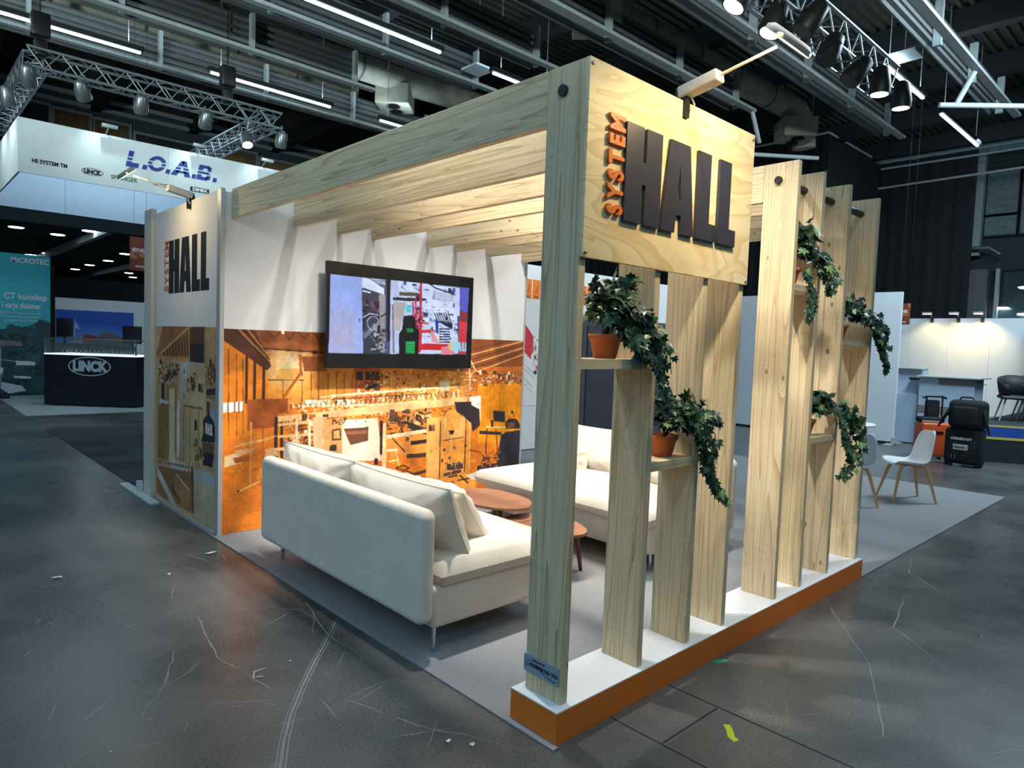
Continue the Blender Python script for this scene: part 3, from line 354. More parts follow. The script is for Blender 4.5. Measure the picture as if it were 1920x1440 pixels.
PANEL_OPS=[('p',(196,158,112),[(-35,1773),(1726,1779),(1777,42),(-1,-155)]),('p',(150,102,60),[(16,1751),(977,1757),(984,1468),(21,1437)]),('p',(205,165,110),[(16,1751),(211,1752),(69,1521),(20,1504)]),('l',(92,60,36),30,[(239,1504),(288,1448)]),('l',(92,60,36),30,[(333,1527),(381,1451)]),('l',(92,60,36),30,[(425,1550),(472,1455)]),('l',(92,60,36),30,[(515,1573),(562,1458)]),('l',(92,60,36),30,[(603,1595),(650,1462)]),('l',(92,60,36),30,[(689,1616),(736,1465)]),('l',(92,60,36),30,[(774,1637),(820,1469)]),('l',(92,60,36),30,[(857,1658),(903,1472)]),('l',(92,60,36),30,[(939,1678),(984,1475)]),('l',(210,160,100),26,[(120,1463),(977,1737)]),('l',(190,140,84),30,[(71,1439),(984,1448)]),('l',(72,50,36),16,[(489,1746),(500,1633)]),('l',(72,50,36),8,[(249,1745),(238,1599)]),('p',(96,66,44),[(1005,1737),(1386,1750),(1387,1434),(1025,1430)]),('p',(50,44,46),[(1021,1588),(1383,1589),(1387,1434),(1037,1430)]),('p',(200,160,110),[(1415,1750),(1659,1755),(1669,1422),(1424,1422)]),('l',(72,50,36),10,[(1400,1750),(1409,1422)]),('p',(190,184,174),[(737,1417),(1387,1427),(1432,1129),(745,1063)]),('p',(206,170,120),[(745,1063),(1432,1103),(1434,1027),(747,987)]),('p',(204,176,132),[(1085,1419),(1424,1410),(1434,1052),(851,1024),(928,1249)]),('c',[(72,50,36),(120,82,50),(60,46,40),(196,158,112)],90,4,[(47,1371),(737,1403),(742,1209),(51,1161)],14,70),('l',(52,40,38),26,[(220,1254),(316,1201)]),('l',(52,40,38),26,[(296,1270),(390,1218)]),('l',(52,40,38),26,[(371,1286),(463,1234)]),('l',(52,40,38),26,[(444,1302),(535,1250)]),('l',(52,40,38),26,[(516,1317),(606,1266)]),('l',(52,40,38),26,[(587,1333),(675,1281)]),('p',(50,42,42),[(183,1185),(288,1192),(278,766),(200,786)]),('p',(168,124,80),[(317,1165),(677,1205),(691,559),(331,448)]),('p',(150,108,66),[(80,953),(414,984),(425,433),(90,412)]),('p',(214,206,192),[(128,1025),(422,1014),(423,992),(138,974)]),('p',(210,184,146),[(433,1145),(591,1156),(606,461),(448,451)]),('p',(208,202,190),[(672,1057),(788,1046),(757,526),(675,528)]),('p',(200,168,120),[(789,1005),(1324,1042),(1337,547),(821,508)]),('l',(120,82,50),14,[(768,989),(779,487)]),('l',(120,82,50),14,[(860,998),(872,502)]),('l',(120,82,50),14,[(1035,1014),(1047,529)]),('l',(120,82,50),14,[(1268,1036),(1280,564)]),('l',(120,82,50),14,[(860,1018),(1361,1032)]),('o',(72,50,36),(873,1334),26,50),('o',(72,50,36),(870,1108),26,50),('o',(72,50,36),(978,1212),80,120),('o',(200,180,150),(978,1209),56,84),('c',[(72,50,36),(120,82,50),(196,158,112)],40,6,[(1048,1311),(1203,1333),(1207,1176),(1012,1160)],14,60),('h',(56,44,42),(1245,1176),(1385,1247)),('c',[(72,50,36),(120,82,50),(168,124,80)],60,8,[(1406,1396),(1663,1397),(1667,1236),(1411,1217)],20,80),('l',(120,110,100),18,[(1449,1143),(1670,1149)]),('p',(60,48,44),[(1444,1207),(1661,1236),(1662,1174),(1445,1156)]),('p',(150,170,185),[(1559,1051),(1686,1051),(1691,878),(1563,887)]),('p',(40,38,44),[(1371,930),(1454,984),(1543,993),(1641,947),(1678,876),(1670,775),(1339,744),(1403,843)]),('p',(90,70,54),[(1461,1106),(1546,1107),(1543,993),(1464,991)]),('h',(214,206,196),(1440,828),(1615,919)),('p',(110,78,52),[(1376,746),(1654,765),(1642,683),(1379,651)]),('p',(38,36,44),[(1379,651),(1656,682),(1608,551),(1381,547)]),('c',[(120,82,50),(72,50,36),(196,158,112)],40,10,[(1142,677),(1370,709),(1373,579),(1146,544)],20,80),('p',(60,48,42),[(1156,919),(1233,914),(1235,822),(1158,826)]),('p',(206,200,188),[(433,478),(996,487),(998,384),(518,346)]),('p',(180,130,76),[(50,376),(1009,454),(1008,468),(50,391)]),('l',(48,38,34),14,[(80,388),(110,358)]),('l',(48,38,34),14,[(164,396),(194,366)]),('l',(48,38,34),14,[(246,404),(276,375)]),('l',(48,38,34),14,[(327,412),(356,383)]),('l',(48,38,34),14,[(407,420),(435,391)]),('l',(48,38,34),14,[(485,428),(513,399)]),('l',(48,38,34),14,[(562,435),(589,407)]),('l',(48,38,34),14,[(637,443),(664,414)]),('l',(48,38,34),14,[(711,450),(738,422)]),('l',(48,38,34),14,[(784,457),(810,429)]),('l',(48,38,34),14,[(856,465),(882,437)]),('l',(48,38,34),14,[(926,471),(952,444)]),('l',(48,38,34),14,[(996,478),(1021,451)]),('p',(150,104,60),[(41,329),(1148,437),(1158,61),(46,39)]),('p',(208,200,188),[(51,330),(215,266),(681,45),(525,28),(53,239)]),('p',(170,120,70),[(519,332),(1073,275),(1038,90),(746,44)]),('l',(214,206,190),16,[(652,347),(1042,255)]),('l',(60,44,34),18,[(521,202),(788,95)]),('p',(196,176,140),[(1148,463),(1702,504),(1716,40),(1158,47)]),('p',(180,182,176),[(1147,477),(1702,516),(1706,379),(1150,383)]),('l',(110,64,32),46,[(1108,484),(1142,84)])]
TV_OPS=[('p',(70,80,120),[(-59,927),(1732,988),(1772,72),(-40,57)]),('p',(150,172,236),[(-10,874),(358,866),(378,91),(7,87)]),('g',(178,176,214),(141,282),220,330),('o',(60,70,120),(330,448),10,40),('p',(60,62,84),[(346,744),(596,710),(613,118),(380,114)]),('p',(210,225,250),[(350,848),(423,841),(590,764),(592,702),(352,752)]),('p',(90,96,120),[(432,846),(601,850),(604,765),(549,776)]),('l',(180,190,215),7,[(441,839),(597,842)]),('l',(180,190,215),7,[(459,832),(597,831)]),('l',(180,190,215),7,[(477,824),(597,820)]),('l',(180,190,215),7,[(494,817),(598,809)]),('l',(180,190,215),7,[(512,809),(598,799)]),('l',(230,238,255),14,[(353,722),(444,710)]),('p',(70,64,80),[(367,693),(533,694),(535,636),(368,636)]),('c',[(30,28,40),(120,116,140),(60,56,76),(110,60,80)],60,4,[(356,616),(553,626),(557,514),(358,510)],14,60),('p',(106,116,144),[(531,450),(542,404),(386,267),(376,321)]),('p',(50,54,70),[(386,267),(543,373),(585,141),(382,122)]),('l',(20,22,30),16,[(379,367),(371,442),(415,490),(485,502),(558,467),(569,405)]),('l',(200,210,240),9,[(368,473),(441,513),(530,504)]),('l',(200,210,235),8,[(418,399),(445,365),(489,359),(533,396),(540,451),(504,487),(450,488),(416,452),(418,399)]),('p',(150,146,150),[(533,705),(605,703),(612,149),(567,148)]),('p',(24,22,32),[(610,851),(654,847),(664,260),(637,259)]),('l',(20,20,30),12,[(557,490),(647,542)]),('c',[(60,60,70),(30,30,40),(150,150,165)],60,6,[(454,354),(579,375),(585,148),(460,146)],18,70),('l',(190,200,220),8,[(516,357),(491,294)]),('p',(176,190,226),[(658,847),(748,852),(770,136),(672,134)]),('l',(120,110,120),20,[(690,615),(714,143)]),('p',(200,215,245),[(748,852),(1451,843),(1522,156),(770,136)]),('c',[(40,50,90),(230,240,255),(150,165,210),(70,90,150)],170,8,[(753,840),(1451,835),(1506,276),(918,308)],10,60),('p',(90,76,70),[(756,742),(991,752),(992,716),(762,707)]),('p',(40,38,44),[(688,686),(1082,702),(1083,684),(984,667),(811,658),(689,662)]),('p',(176,170,176),[(699,647),(840,645),(782,359),(768,359),(707,380)]),('p',(70,220,240),[(841,609),(908,610),(905,557),(843,554)]),('p',(14,14,22),[(815,512),(940,527),(1003,392),(1012,140),(775,136),(769,335),(805,384)]),('p',(24,130,64),[(857,394),(935,393),(941,357),(859,354)]),('p',(24,140,70),[(852,266),(958,269),(963,143),(848,145)]),('l',(60,200,110),6,[(858,250),(957,251)]),('l',(60,200,110),6,[(859,222),(958,223)]),('l',(60,200,110),6,[(860,195),(959,196)]),('l',(60,200,110),6,[(861,168),(960,168)]),('p',(200,40,60),[(998,850),(1025,852),(1042,181),(1002,139),(1008,392)]),('p',(190,40,120),[(916,654),(936,656),(941,503),(921,518)]),('p',(190,36,60),[(944,696),(962,698),(979,391),(964,407)]),('c',[(200,40,60),(230,200,220),(120,20,50)],50,9,[(929,551),(1008,555),(1013,393),(964,391)],14,50),('l',(205,40,50),30,[(1014,368),(1185,379)]),('p',(200,36,44),[(1038,247),(1399,252),(1306,186),(1030,185)]),('l',(210,50,60),16,[(1031,451),(1121,451)]),('p',(220,150,170),[(1144,373),(1185,379),(1324,271),(1262,257),(1168,267)]),('p',(226,220,228),[(1186,358),(1236,377),(1324,271),(1261,261)]),('p',(140,150,190),[(1180,796),(1433,757),(1436,681),(1153,703)]),('l',(230,235,250),7,[(1185,788),(1433,749)]),('l',(230,235,250),7,[(1186,772),(1434,732)]),('l',(230,235,250),7,[(1187,755),(1434,715)]),('l',(230,235,250),7,[(1187,739),(1435,698)]),('l',(230,235,250),7,[(1188,722),(1436,681)]),('l',(40,44,70),14,[(1117,852),(1200,814),(1454,767)]),('l',(232,236,250),14,[(1075,608),(1439,605)]),('l',(24,24,50),10,[(1188,565),(1232,485),(1425,410)]),('l',(24,24,50),10,[(1217,567),(1259,486),(1425,416)]),('l',(24,24,50),10,[(1246,569),(1286,488),(1424,423)]),('l',(24,24,50),10,[(1275,570),(1314,489),(1424,430)]),('l',(24,24,50),10,[(1304,572),(1341,490),(1424,437)]),('l',(24,24,50),10,[(1333,574),(1368,492),(1424,444)]),('l',(24,24,50),10,[(1363,576),(1396,493),(1423,450)]),('l',(30,40,80),13,[(1256,403),(1393,408)]),('l',(30,40,80),13,[(1257,376),(1394,381)]),('l',(30,40,80),13,[(1258,349),(1395,354)]),('l',(30,40,80),13,[(1259,323),(1396,327)]),('l',(30,40,80),13,[(1260,296),(1397,300)]),('l',(30,40,80),13,[(1261,269),(1398,273)]),('p',(40,60,160),[(1196,508),(1243,485),(1248,352),(1216,368)]),('p',(190,200,232),[(1451,843),(1505,843),(1517,550),(1441,555)]),('p',(88,90,190),[(1505,839),(1637,850),(1625,591),(1514,618)]),('p',(130,50,60),[(1520,602),(1625,591),(1619,470),(1519,499)]),('p',(214,60,70),[(1517,499),(1618,487),(1621,154),(1511,147)]),('p',(220,130,150),[(1289,220),(1432,231),(1479,143),(1287,140)]),('p',(225,205,110),[(1398,282),(1430,282),(1433,189),(1391,188)]),('h',(150,220,250),(1434,179),(1644,273)),('p',(10,10,12),[(-42,133),(827,138),(1769,145),(1775,-16),(-39,-16)]),('p',(10,10,12),[(-60,998),(1723,1203),(1738,864),(1625,855),(26,845),(-57,841)]),('p',(10,10,12),[(1634,867),(1737,875),(1772,72),(1618,71),(1625,591)]),('p',(10,10,12),[(-57,855),(26,845),(22,135),(-42,130)])]
# ================================================================ the hall
M = {}
M['wood_z'] = wood('spruce_upright', 2); M['wood_y'] = wood('spruce_rafter', 1); M['wood_x'] = wood('spruce_shelf', 0)
M['walnut'] = wood('walnut_veneer', 0, (160, 108, 76), (104, 66, 46), 1.1, False)
M['walnut_leg'] = wood('walnut_leg', 2, (108, 72, 50), (70, 46, 34), 1.0, False)
M['beech'] = wood('beech', 2, (206, 164, 112), (170, 126, 80), .8, False)
M['black_metal'] = mat('black_metal', (22, 22, 24), .45, .3)
M['alu'] = mat('aluminium', (150, 158, 162), .42, .85)
M['alu_dull'] = mat('dull_aluminium', (150, 158, 162), .4, .8)
M['white_panel'] = mat('white_panel', (226, 224, 222), .55, noise=.02)
M['wall_white'] = mat('wall_laminate', (222, 226, 230), .5, noise=.02, nscale=2)
M['frame'] = mat('frame_grey', (196, 198, 196), .4, .4)
M['dark_paint'] = mat('dark_paint', (24, 27, 30), .7, noise=.15, nscale=3)
M['drape'] = mat('black_drape', (16, 19, 23), .9, noise=.25, nscale=2)
M['grey_rail'] = mat('painted_steel', (150, 158, 160), .5, noise=.08)
M['fascia'] = mat('ribbed_steel', (92, 96, 96), .7, noise=.1)
M['duct'] = mat('duct_lagging', (160, 158, 142), .8, noise=.2, nscale=4, bump=.3, bscale=12)
M['strip'] = mat('strip_lamp', (255, 255, 255), .5, emit=(200, 240, 255), es=9)
M['bulb'] = mat('spot_lens', (255, 255, 255), .5, emit=(255, 236, 200), es=9)
M['bulb_cool'] = mat('spot_lens_cool', (255, 255, 255), .5, emit=(220, 244, 255), es=14)
M['black_plastic'] = mat('black_plastic', (18, 18, 20), .4)
M['can'] = mat('lamp_can', (30, 28, 26), .45, .4)
M['can_grey'] = mat('lamp_can_silver', (120, 126, 128), .35, .7)

fl = box('floor', floor_mat(), (-16, -12, -.2, 30, 64, 0)); tag(fl, kind='structure')
# ceiling deck of corrugated sheet with cross beams
deck = MB()
deck.box(-14, -9, 9.35, 25.6, 24.4, 9.5)
for i in range(150): deck.box(-14, -8.8 + i * .22, 9.27, 25.6, -8.72 + i * .22, 9.35)
dk = deck.build('ceiling', mat('roof_deck', (52, 52, 46), .8, noise=.2)); tag(dk, kind='structure')
for i in range(12):
    x = -9 + i * 3.0
    t = box('trim_%d' % (i + 1), M['dark_paint'], (x, -9, 8.75, x + .3, 24, 9.27)); tag(t, kind='structure')
# far wall (upper part), with curtained windows, over the opening into the next hall
bw = MB().box(-14, 24.05, 4.95, 19.4, 24.3, 9.27).build('wall_back', mat('hall_wall', (70, 84, 90), .8, noise=.1)); tag(bw, kind='structure')
curt = mat('brown_curtain', (120, 96, 62), .8, noise=.3, nscale=9); frm = mat('window_frame_dark', (40, 48, 52), .5)
gl = mat('dark_glass', (40, 54, 58), .15)
for i, (x0, x1, z0, z1, mm) in enumerate([(2.05, 3.02, 7.2, 8.55, curt), (3.15, 4.15, 7.2, 8.5, curt), (4.35, 6.3, 7.1, 8.32, frm), (6.8, 8.45, 7.1, 8.5, curt), (8.6, 10.2, 7.1, 8.4, curt), (.2, 1.9, 7.1, 8.6, frm), (-2, 0, 7.1, 8.6, frm)]):
    wn = MB().box(x0, 24.0, z0, x1, 24.06, z1)
    for k in range(int((x1 - x0) / .09)): wn.tube([(x0 + .05 + k * .09, 23.99, z0), (x0 + .05 + k * .09, 23.99, z1)], .02, 5, False)
    o = wn.build('window_%d' % (i + 1), mm); tag(o, kind='structure')
    f = MB()
    for b in [(x0 - .08, 23.93, z0 - .08, x0, 24.05, z1 + .08), (x1, 23.93, z0 - .08, x1 + .08, 24.05, z1 + .08), (x0, 23.93, z1, x1, 24.05, z1 + .08), (x0, 23.93, z0 - .08, x1, 24.05, z0)]: f.box(*b)
    f.build('window_frame', M['grey_rail'], o)
for i, (z, y) in enumerate([(9.1, 23.8), (9.3, 23.4), (6.7, 23.8)]):
    t = MB().box(-6, y, z - .35, 16, y + .12, z - .22).build('cable_tray', M['grey_rail'])
    tag(t, ['grey cable tray along the dark back wall, lowest of three, above the curtained windows', 'grey cable tray on the back wall nearer the roof deck', 'grey cable tray running below the curtained back windows'][i], 'cable tray')
# next hall seen through the opening
fh = MB().box(-12, 24.4, 6.35, 40, 64, 6.5)
for i in range(60): fh.box(-12, 24.6 + i * .64, 6.2, 40, 24.75 + i * .64, 6.35)
tag(fh.build('ceiling_beyond', mat('far_deck', (52, 62, 66), .7)), kind='structure')
tag(box('wall_far', mat('far_wall', (30, 38, 42), .8), (-12, 63.6, 0, 40, 64, 6.4)), kind='structure')
for i in range(9):
    t = MB().box(-10 + i * 5, 24.5, 5.75, -9.75 + i * 5, 63, 6.05).build('trim_%d' % (20 + i), M['grey_rail']); tag(t, kind='structure')
hl = None
for (x, y) in [(2.37, 34.8), (4.06, 35.8), (4.78, 33), (4.1, 29.4), (5.7, 31.4), (5.2, 45.8), (4.67, 48), (4.9, 53.7), (8.5, 56.5), (8.43, 51.5), (8.53, 46.9), (11.8, 55.6), (13.1, 59.8), (7.9, 37.5), (8.2, 41.5), (1.6, 41)]:
    if hl is None:
        hl = thing('hall_light', 'bright high-bay lamp under the ceiling of the hall beyond', 'lamp', (x, y, 6.0), 0, 'high-bay lamps of the hall beyond')
        MB().lathe([(.05, .2), (.12, .16), (.30, .02), (.32, 0)], n=12).build('lamp_shade', M['can_grey'], hl, False)
        MB().lathe([(.0, -.03), (.28, -.02), (.29, 0)], n=12).build('bulb', M['bulb_cool'], hl, False); MB().tube([(0, 0, .18), (0, 0, .36)], .02, 5).build('stem', M['grey_rail'], hl, False)
    else:
        c = copy_tree(hl); c.location = (x, y, 6.0)
# dark wall behind the neighbouring stand, and its white wall with the sky picture
tag(box('wall_screen', M['drape'], (1.25, 21.2, 0, 14, 21.35, 3.15)), kind='structure')
tag(MB().box(1.10, 19.0, 0, 1.25, 21.3, 3.3).build('wall_screen_side', M['drape']), kind='structure')
# black drape on the right, stepping back
dr = MB()
def pleat(p0, p1, z1):
    p0 = Vector(p0); p1 = Vector(p1); n = int((p1 - p0).length / .12); d = (p1 - p0).normalized(); nn = Vector((-d.y, d.x, 0)); vs = []
    for i in range(n + 1):
        q = p0.lerp(p1, i / n) + nn * .035 * math.sin(i * 1.9) + nn * .02 * math.sin(i * .7)
        vs += [(q.x, q.y, 0), (q.x, q.y, z1)]
    dr.add(vs, [(2 * i, 2 * i + 2, 2 * i + 3, 2 * i + 1) for i in range(n)], True)
pleat((25, 4.5, 0), (25, 7.6, 0), 8.8); pleat((25, 7.6, 0), (20.4, 7.6, 0), 8.8); pleat((20.4, 7.6, 0), (20.4, 24, 0), 8.8)
tag(dr.build('wall_right', M['drape']), kind='structure')
tr = MB()
for (a, b) in [((25.0, 3.0, 8.86), (25, 7.55, 8.86)), ((25, 7.55, 8.86), (20.3, 7.55, 8.86)), ((20.3, 7.55, 8.86), (20.3, 12, 8.86)), ((24.9, 2.6, 8.6), (24.9, 7.5, 8.6)), ((24.9, 2.0, 8.0), (24.9, 7.7, 7.9))]: tr.tube([a, b], .045, 6)
for y in (5.3, 6.6): tr.tube([(24.9, y, 8.86), (24.9, y, 9.3)], .02, 5)
tag(tr.build('curtain_track', M['grey_rail']), 'dark steel pipe track carrying the black drape at upper right', 'curtain track')
# glazed end wall to the right of the drape
ew = MB().box(27.5, -10, 0, 27.8, 24, 9.3).build('wall_end', mat('end_wall', (42, 54, 58), .8, noise=.1)); tag(ew, kind='structure')
for i, (y0, y1, z0, z1, mm) in enumerate([(3.75, 4.72, 7.0, 8.6, gl), (3.75, 4.72, 6.25, 6.92, gl), (2.5, 3.65, 6.25, 8.6, gl), (2.0, 4.35, 2.8, 4.95, gl)]):
    o = MB().box(27.4, y0, z0, 27.49, y1, z1).build('window_%d' % (i + 11), mat('hazy_pane', (96, 116, 116), .5, noise=.25, nscale=5) if i < 3 else gl); tag(o, kind='structure')
    f = MB()
    for b in [(27.3, y0 - .07, z0 - .07, 27.5, y0, z1 + .07), (27.3, y1, z0 - .07, 27.5, y1 + .07, z1 + .07), (27.3, y0, z1, 27.5, y1, z1 + .07), (27.3, y0, z0 - .07, 27.5, y1, z0)]: f.box(*b)
    f.build('window_frame', M['dark_paint'], o)
tag(box('trim_40', M['grey_rail'], (26.9, 4.72, 5.5, 27.2, 5.02, 9.3)), kind='structure')
tag(box('trim_41', M['fascia'], (26.9, 4.4, 0, 27.2, 4.95, 5.0)), kind='structure')
tag(box('trim_42', M['grey_rail'], (26.9, 4.05, 0, 27.1, 4.16, 5.0)), kind='structure')
b_ = MB().tube([(26.6, 5.3, 5.75), (26.6, 4.3, 5.7)], .07, 8).tube([(26.6, 4.35, 5.7), (26.6, 4.0, 5.45)], .05, 8).tube([(26.6, 4.8, 5.72), (27.5, 4.8, 5.72)], .05, 8)
tag(b_.build('pipe_valve', M['alu_dull']), 'shiny pipe fitting on the dark wall below the pale column at right', 'pipe')
hb = thing('hall_light', 'round lit high-bay lamp behind the glazing at far right', 'lamp', (26.7, 3.2, 4.3))
MB().lathe([(.06, .3), (.14, .2), (.26, 0)], n=12).build('lamp_shade', M['can_grey'], hb, False)
MB().lathe([(.0, -.06), (.2, -.05), (.25, 0)], n=12).build('bulb', M['bulb_cool'], hb, False)
for (y, z, s) in [(3.95, 3.62, .2), (3.3, 3.4, .2)]:
    h2 = thing('hall_light', ['small lit ceiling lamp below and left of the round high-bay lamp at far right', 'small lit ceiling lamp just below the round high-bay lamp at far right'][int(z < 3.5)], 'lamp', (27.2, y, z))
    MB().lathe([(.0, -.04), (s, -.03), (s, .02)], n=12).build('bulb', M['bulb_cool'], h2, False)
    MB().lathe([(s, .02), (.05, .12)], n=12).tube([(0, 0, .1), (.25, 0, .16)], .02, 5).build('lamp_shade', M['can_grey'], h2, False)

# ceiling girders running along x: bottom flange, ribbed fascia and end post
def girder(y, x0, x1, label):
    g = thing('ceiling_girder', label, 'girder', (x0, y, 7.0))
    MB().box(x0, y - .07, 6.96, x1, y + .07, 7.02).build('flange', M['grey_rail'], g)
    f = MB().box(x0, y + .42, 7.02, x1 - .3, y + .45, 7.75)
    for k in range(5): f.box(x0, y + .34, 7.10 + k * .13, x1 - .3, y + .42, 7.17 + k * .13)
    f.build('ribbed_panel', M['fascia'], g)
    for k in range(int((x1 - x0) / 2.2) + 1):
        x = x1 - .35 - k * 2.2
        MB().box(x, y + .2, 7.02, x + .07, y + .33, 7.78).build('post', M['grey_rail'], g)
    return g
girder(13.22, -9, 13.5, 'long grey steel ceiling girder above the striped-letter banner, farthest back of the girders')
girder(11.05, -8, 5.7, 'grey steel ceiling girder ending beside the hanging fan unit at upper left')
girder(9.15, -7, 7.45, 'grey steel ceiling girder passing over the middle of the long outer rafter')
girder(7.40, -6, 7.5, 'grey steel ceiling girder ending just behind the top corner of the sign post')
girder(5.72, -5, 12.0, 'grey steel ceiling girder passing behind the clamp lamp base on the sign')
girder(3.96, -3, 15.95, 'grey steel ceiling girder running under the black spotlights on the near truss')
girder(1.70, -1, 15.85, 'grey steel ceiling girder in the upper right corner, beyond the lit strips')
# lit strips
def strip(y, x0, x1, label):
    g = thing('strip_light', label, 'strip light', (x0, y, 7.0), 0, None)
    MB().box(x0, y - .026, 6.935, x1, y + .026, 6.97).build('tube', M['strip'], g)
    MB().box(x0 - .05, y - .06, 6.972, x1 + .05, y + .06, 7.06).build('housing', M['dark_paint'], g)
    for x in (x0 + .2, x1 - .2): MB().tube([(x, y, 7.05), (x, y, 9.27)], .008, 5).build('hanger', M['grey_rail'], g)
strip(12.7, -3.5, 1.62, 'lit LED strip at the upper left edge of the view')
strip(12.64, 2.89, 5.53, 'lit LED strip over the back of the truss square, left half')
strip(12.56, 6.8, 9.2, 'short lit end of an LED strip just above the long outer rafter')
strip(8.4, 1.2, 5.46, 'long lit LED strip high above the white mural wall, upper centre left')
strip(8.37, 6.72, 8.4, 'short piece of lit LED strip beside the pale square ceiling panel')
strip(2.8, 11.2, 13.36, 'lit LED strip behind the far end of the near truss')
strip(2.8, 14.6, 17.6, 'short lit LED strip nearest the black drape, upper right')
# ducts, fan units, square panels
def duct(pts, r, label):
    g = thing('air_duct', label, 'duct', pts[0])
    MB().tube(pts, r, 18).build('pipe', M['duct'], g)
    a, b = Vector(pts[0]), Vector(pts[1]); n = int((b - a).length / 1.6)
    for k in range(1, n):
        p = a.lerp(b, k / n); d = (b - a).normalized() * .03
        MB().tube([p - d, p + d], r * 1.045, 18, False).build('collar', M['fascia'], g)
duct([(-8, 13.2, 8.2), (8.0, 12.9, 8.2), (10.9, 12.7, 8.2)], .30, 'thick round ventilation duct crossing the upper left ceiling')
duct([(-8, 14.5, 8.2), (7.2, 14.55, 8.2)], .26, 'brownish round duct beside the thick one at upper left, farther back')
duct([(1.5, 7.2, 8.2), (15.9, 6.6, 8.2), (16.3, 6.58, 8.0), (16.4, 6.56, 7.3)], .30, 'round duct that bends down at its end, behind the clamp lamp arm')
def fan(x, y, z, label, s=1):
    g = thing('fan_unit', label, 'fan heater', (x, y, z), R(45))
    MB().box(-.42 * s, -.42 * s, 0, .42 * s, .42 * s, .5 * s).build('casing', M['duct'], g, False, .02)
    for k in (-1, 1):
        MB().lathe([(.17 * s, -.03), (.13 * s, -.02), (.13 * s, .03)], (k * .2 * s, k * .0, 0), 20).build('fan_grille', M['black_metal'], g, False)
    for (a, b) in ((.3, .3), (-.3, -.3)): MB().tube([(a, b, .5 * s), (a, b, 1.6)], .01, 5).build('hanger', M['grey_rail'], g, False)
fan(7.55, 13.1, 7.55, 'boxy fan unit hanging above the long outer rafter')
fan(7.6, 6.55, 7.5, 'boxy fan unit with two round outlets at the top centre')
fan(15.5, 6.4, 7.3, 'dim fan unit under the end of the bent duct')
def sq(x, y, z, label):
    g = thing('ceiling_panel_lamp', label, 'panel', (x, y, z), 0)
    MB().box(x - .24, y - .24, z, x + .24, y + .24, z + .04).build('panel', mat('pale_panel', (190, 200, 204), .5), g); MB().tube([(x, y, z + .04), (x, y, 9.2)], .008, 5).build('hanger', M['grey_rail'], g)
sq(6.85, 9.0, 7.2, 'pale unlit square panel between the strips, upper centre'); sq(11.7, 2.65, 7.2, 'pale unlit square panel beside the near truss end')
# bent handrail-like pipes near the drape
p = MB().tube([(11.9, 5.7, 6.95), (12.1, 5.6, 6.3), (12.1, 5.6, 6.3)], .05, 8).tube([(11.2, 7.6, 6.35), (14.2, 5.2, 6.35)], .05, 8)
tag(p.build('steel_pipe', M['grey_rail']), 'grey steel pipe hanging below a girder end, right of the sign', 'pipe')
p = MB().tube([(12.3, 2.2, 6.4), (13.9, .5, 6.4)], .05, 8).tube([(12.5, 1.98, 6.4), (12.5, 1.72, 6.94)], .05, 8)
tag(p.build('steel_pipe', M['grey_rail']), 'grey steel pipe under the girder in the upper right corner', 'pipe')

# trusses ----------------------------------------------------------------
def truss(p0, p1, s, label, up=(0, 0, 1), bay=.42):
    """box truss: four chords and zigzag webs; p0, p1 = lower corner line ends, section s to the left and up"""
    p0 = Vector(p0); p1 = Vector(p1); d = (p1 - p0).normalized(); side = Vector(up).cross(d).normalized(); upv = Vector(up)
    g = thing('truss', label, 'truss', p0)
    cs = [Vector((0, 0, 0)), side * s, side * s + upv * s, upv * s]
    for c in cs: MB().tube([p0 + c, p1 + c], .024, 8).build('chord', M['alu'], g)
    L_ = (p1 - p0).length; n = int(L_ / bay); wb = MB()
    for i in range(n):
        a = p0 + d * (i * L_ / n); m_ = p0 + d * ((i + .5) * L_ / n); b = p0 + d * ((i + 1) * L_ / n)
        for j in range(4):
            c1, c2 = cs[j], cs[(j + 1) % 4]
            wb.tube([a + c1, m_ + c2], .011, 5, False); wb.tube([m_ + c2, b + c1], .011, 5, False)
    tag(wb.build('web_bracing', M['alu'], g), kind=None)
    return g
truss((-.4, 1.24, 5.0), (7.2, 1.24, 5.0), .31, 'aluminium box truss carrying warm spotlights above the wooden stand')
TL = 'aluminium box truss '
truss((-.35, 11.2, 5.75), (3.75, 11.2, 5.75), .29, TL + 'over the front of the striped-letter banner')
truss((-.35, 16.6, 5.75), (-.35, 11.5, 5.75), .29, TL + 'along the left end of the neighbouring banner')
truss((3.75, 11.49, 5.75), (3.75, 16.6, 5.75), .29, TL + 'going back from the right end of the banner truss')
truss((25, 1.5, 5.0), (25, 2.6, 5.0), .25, 'short piece of truss at the far right edge')
def hoist(x, y, z, label):
    g = thing('chain_hoist', label, 'hoist', (x, y, z))
    MB().rbox(x - .13, y - .1, z, x + .13, y + .1, z + .38, .04).build('motor', M['black_plastic'], g)
    MB().rbox(x - .09, y - .08, z - .3, x + .09, y + .08, z - .02, .05).build('chain_bag', M['black_plastic'], g)
    MB().tube([(x, y, z + .38), (x, y, 9.2)], .01, 5).build('chain', M['black_metal'], g)
hoist(-.15, 11.35, 6.25, 'black chain hoist over the left corner of the banner truss'); hoist(2.75, 11.35, 6.3, 'black chain hoist over the right part of the banner truss')

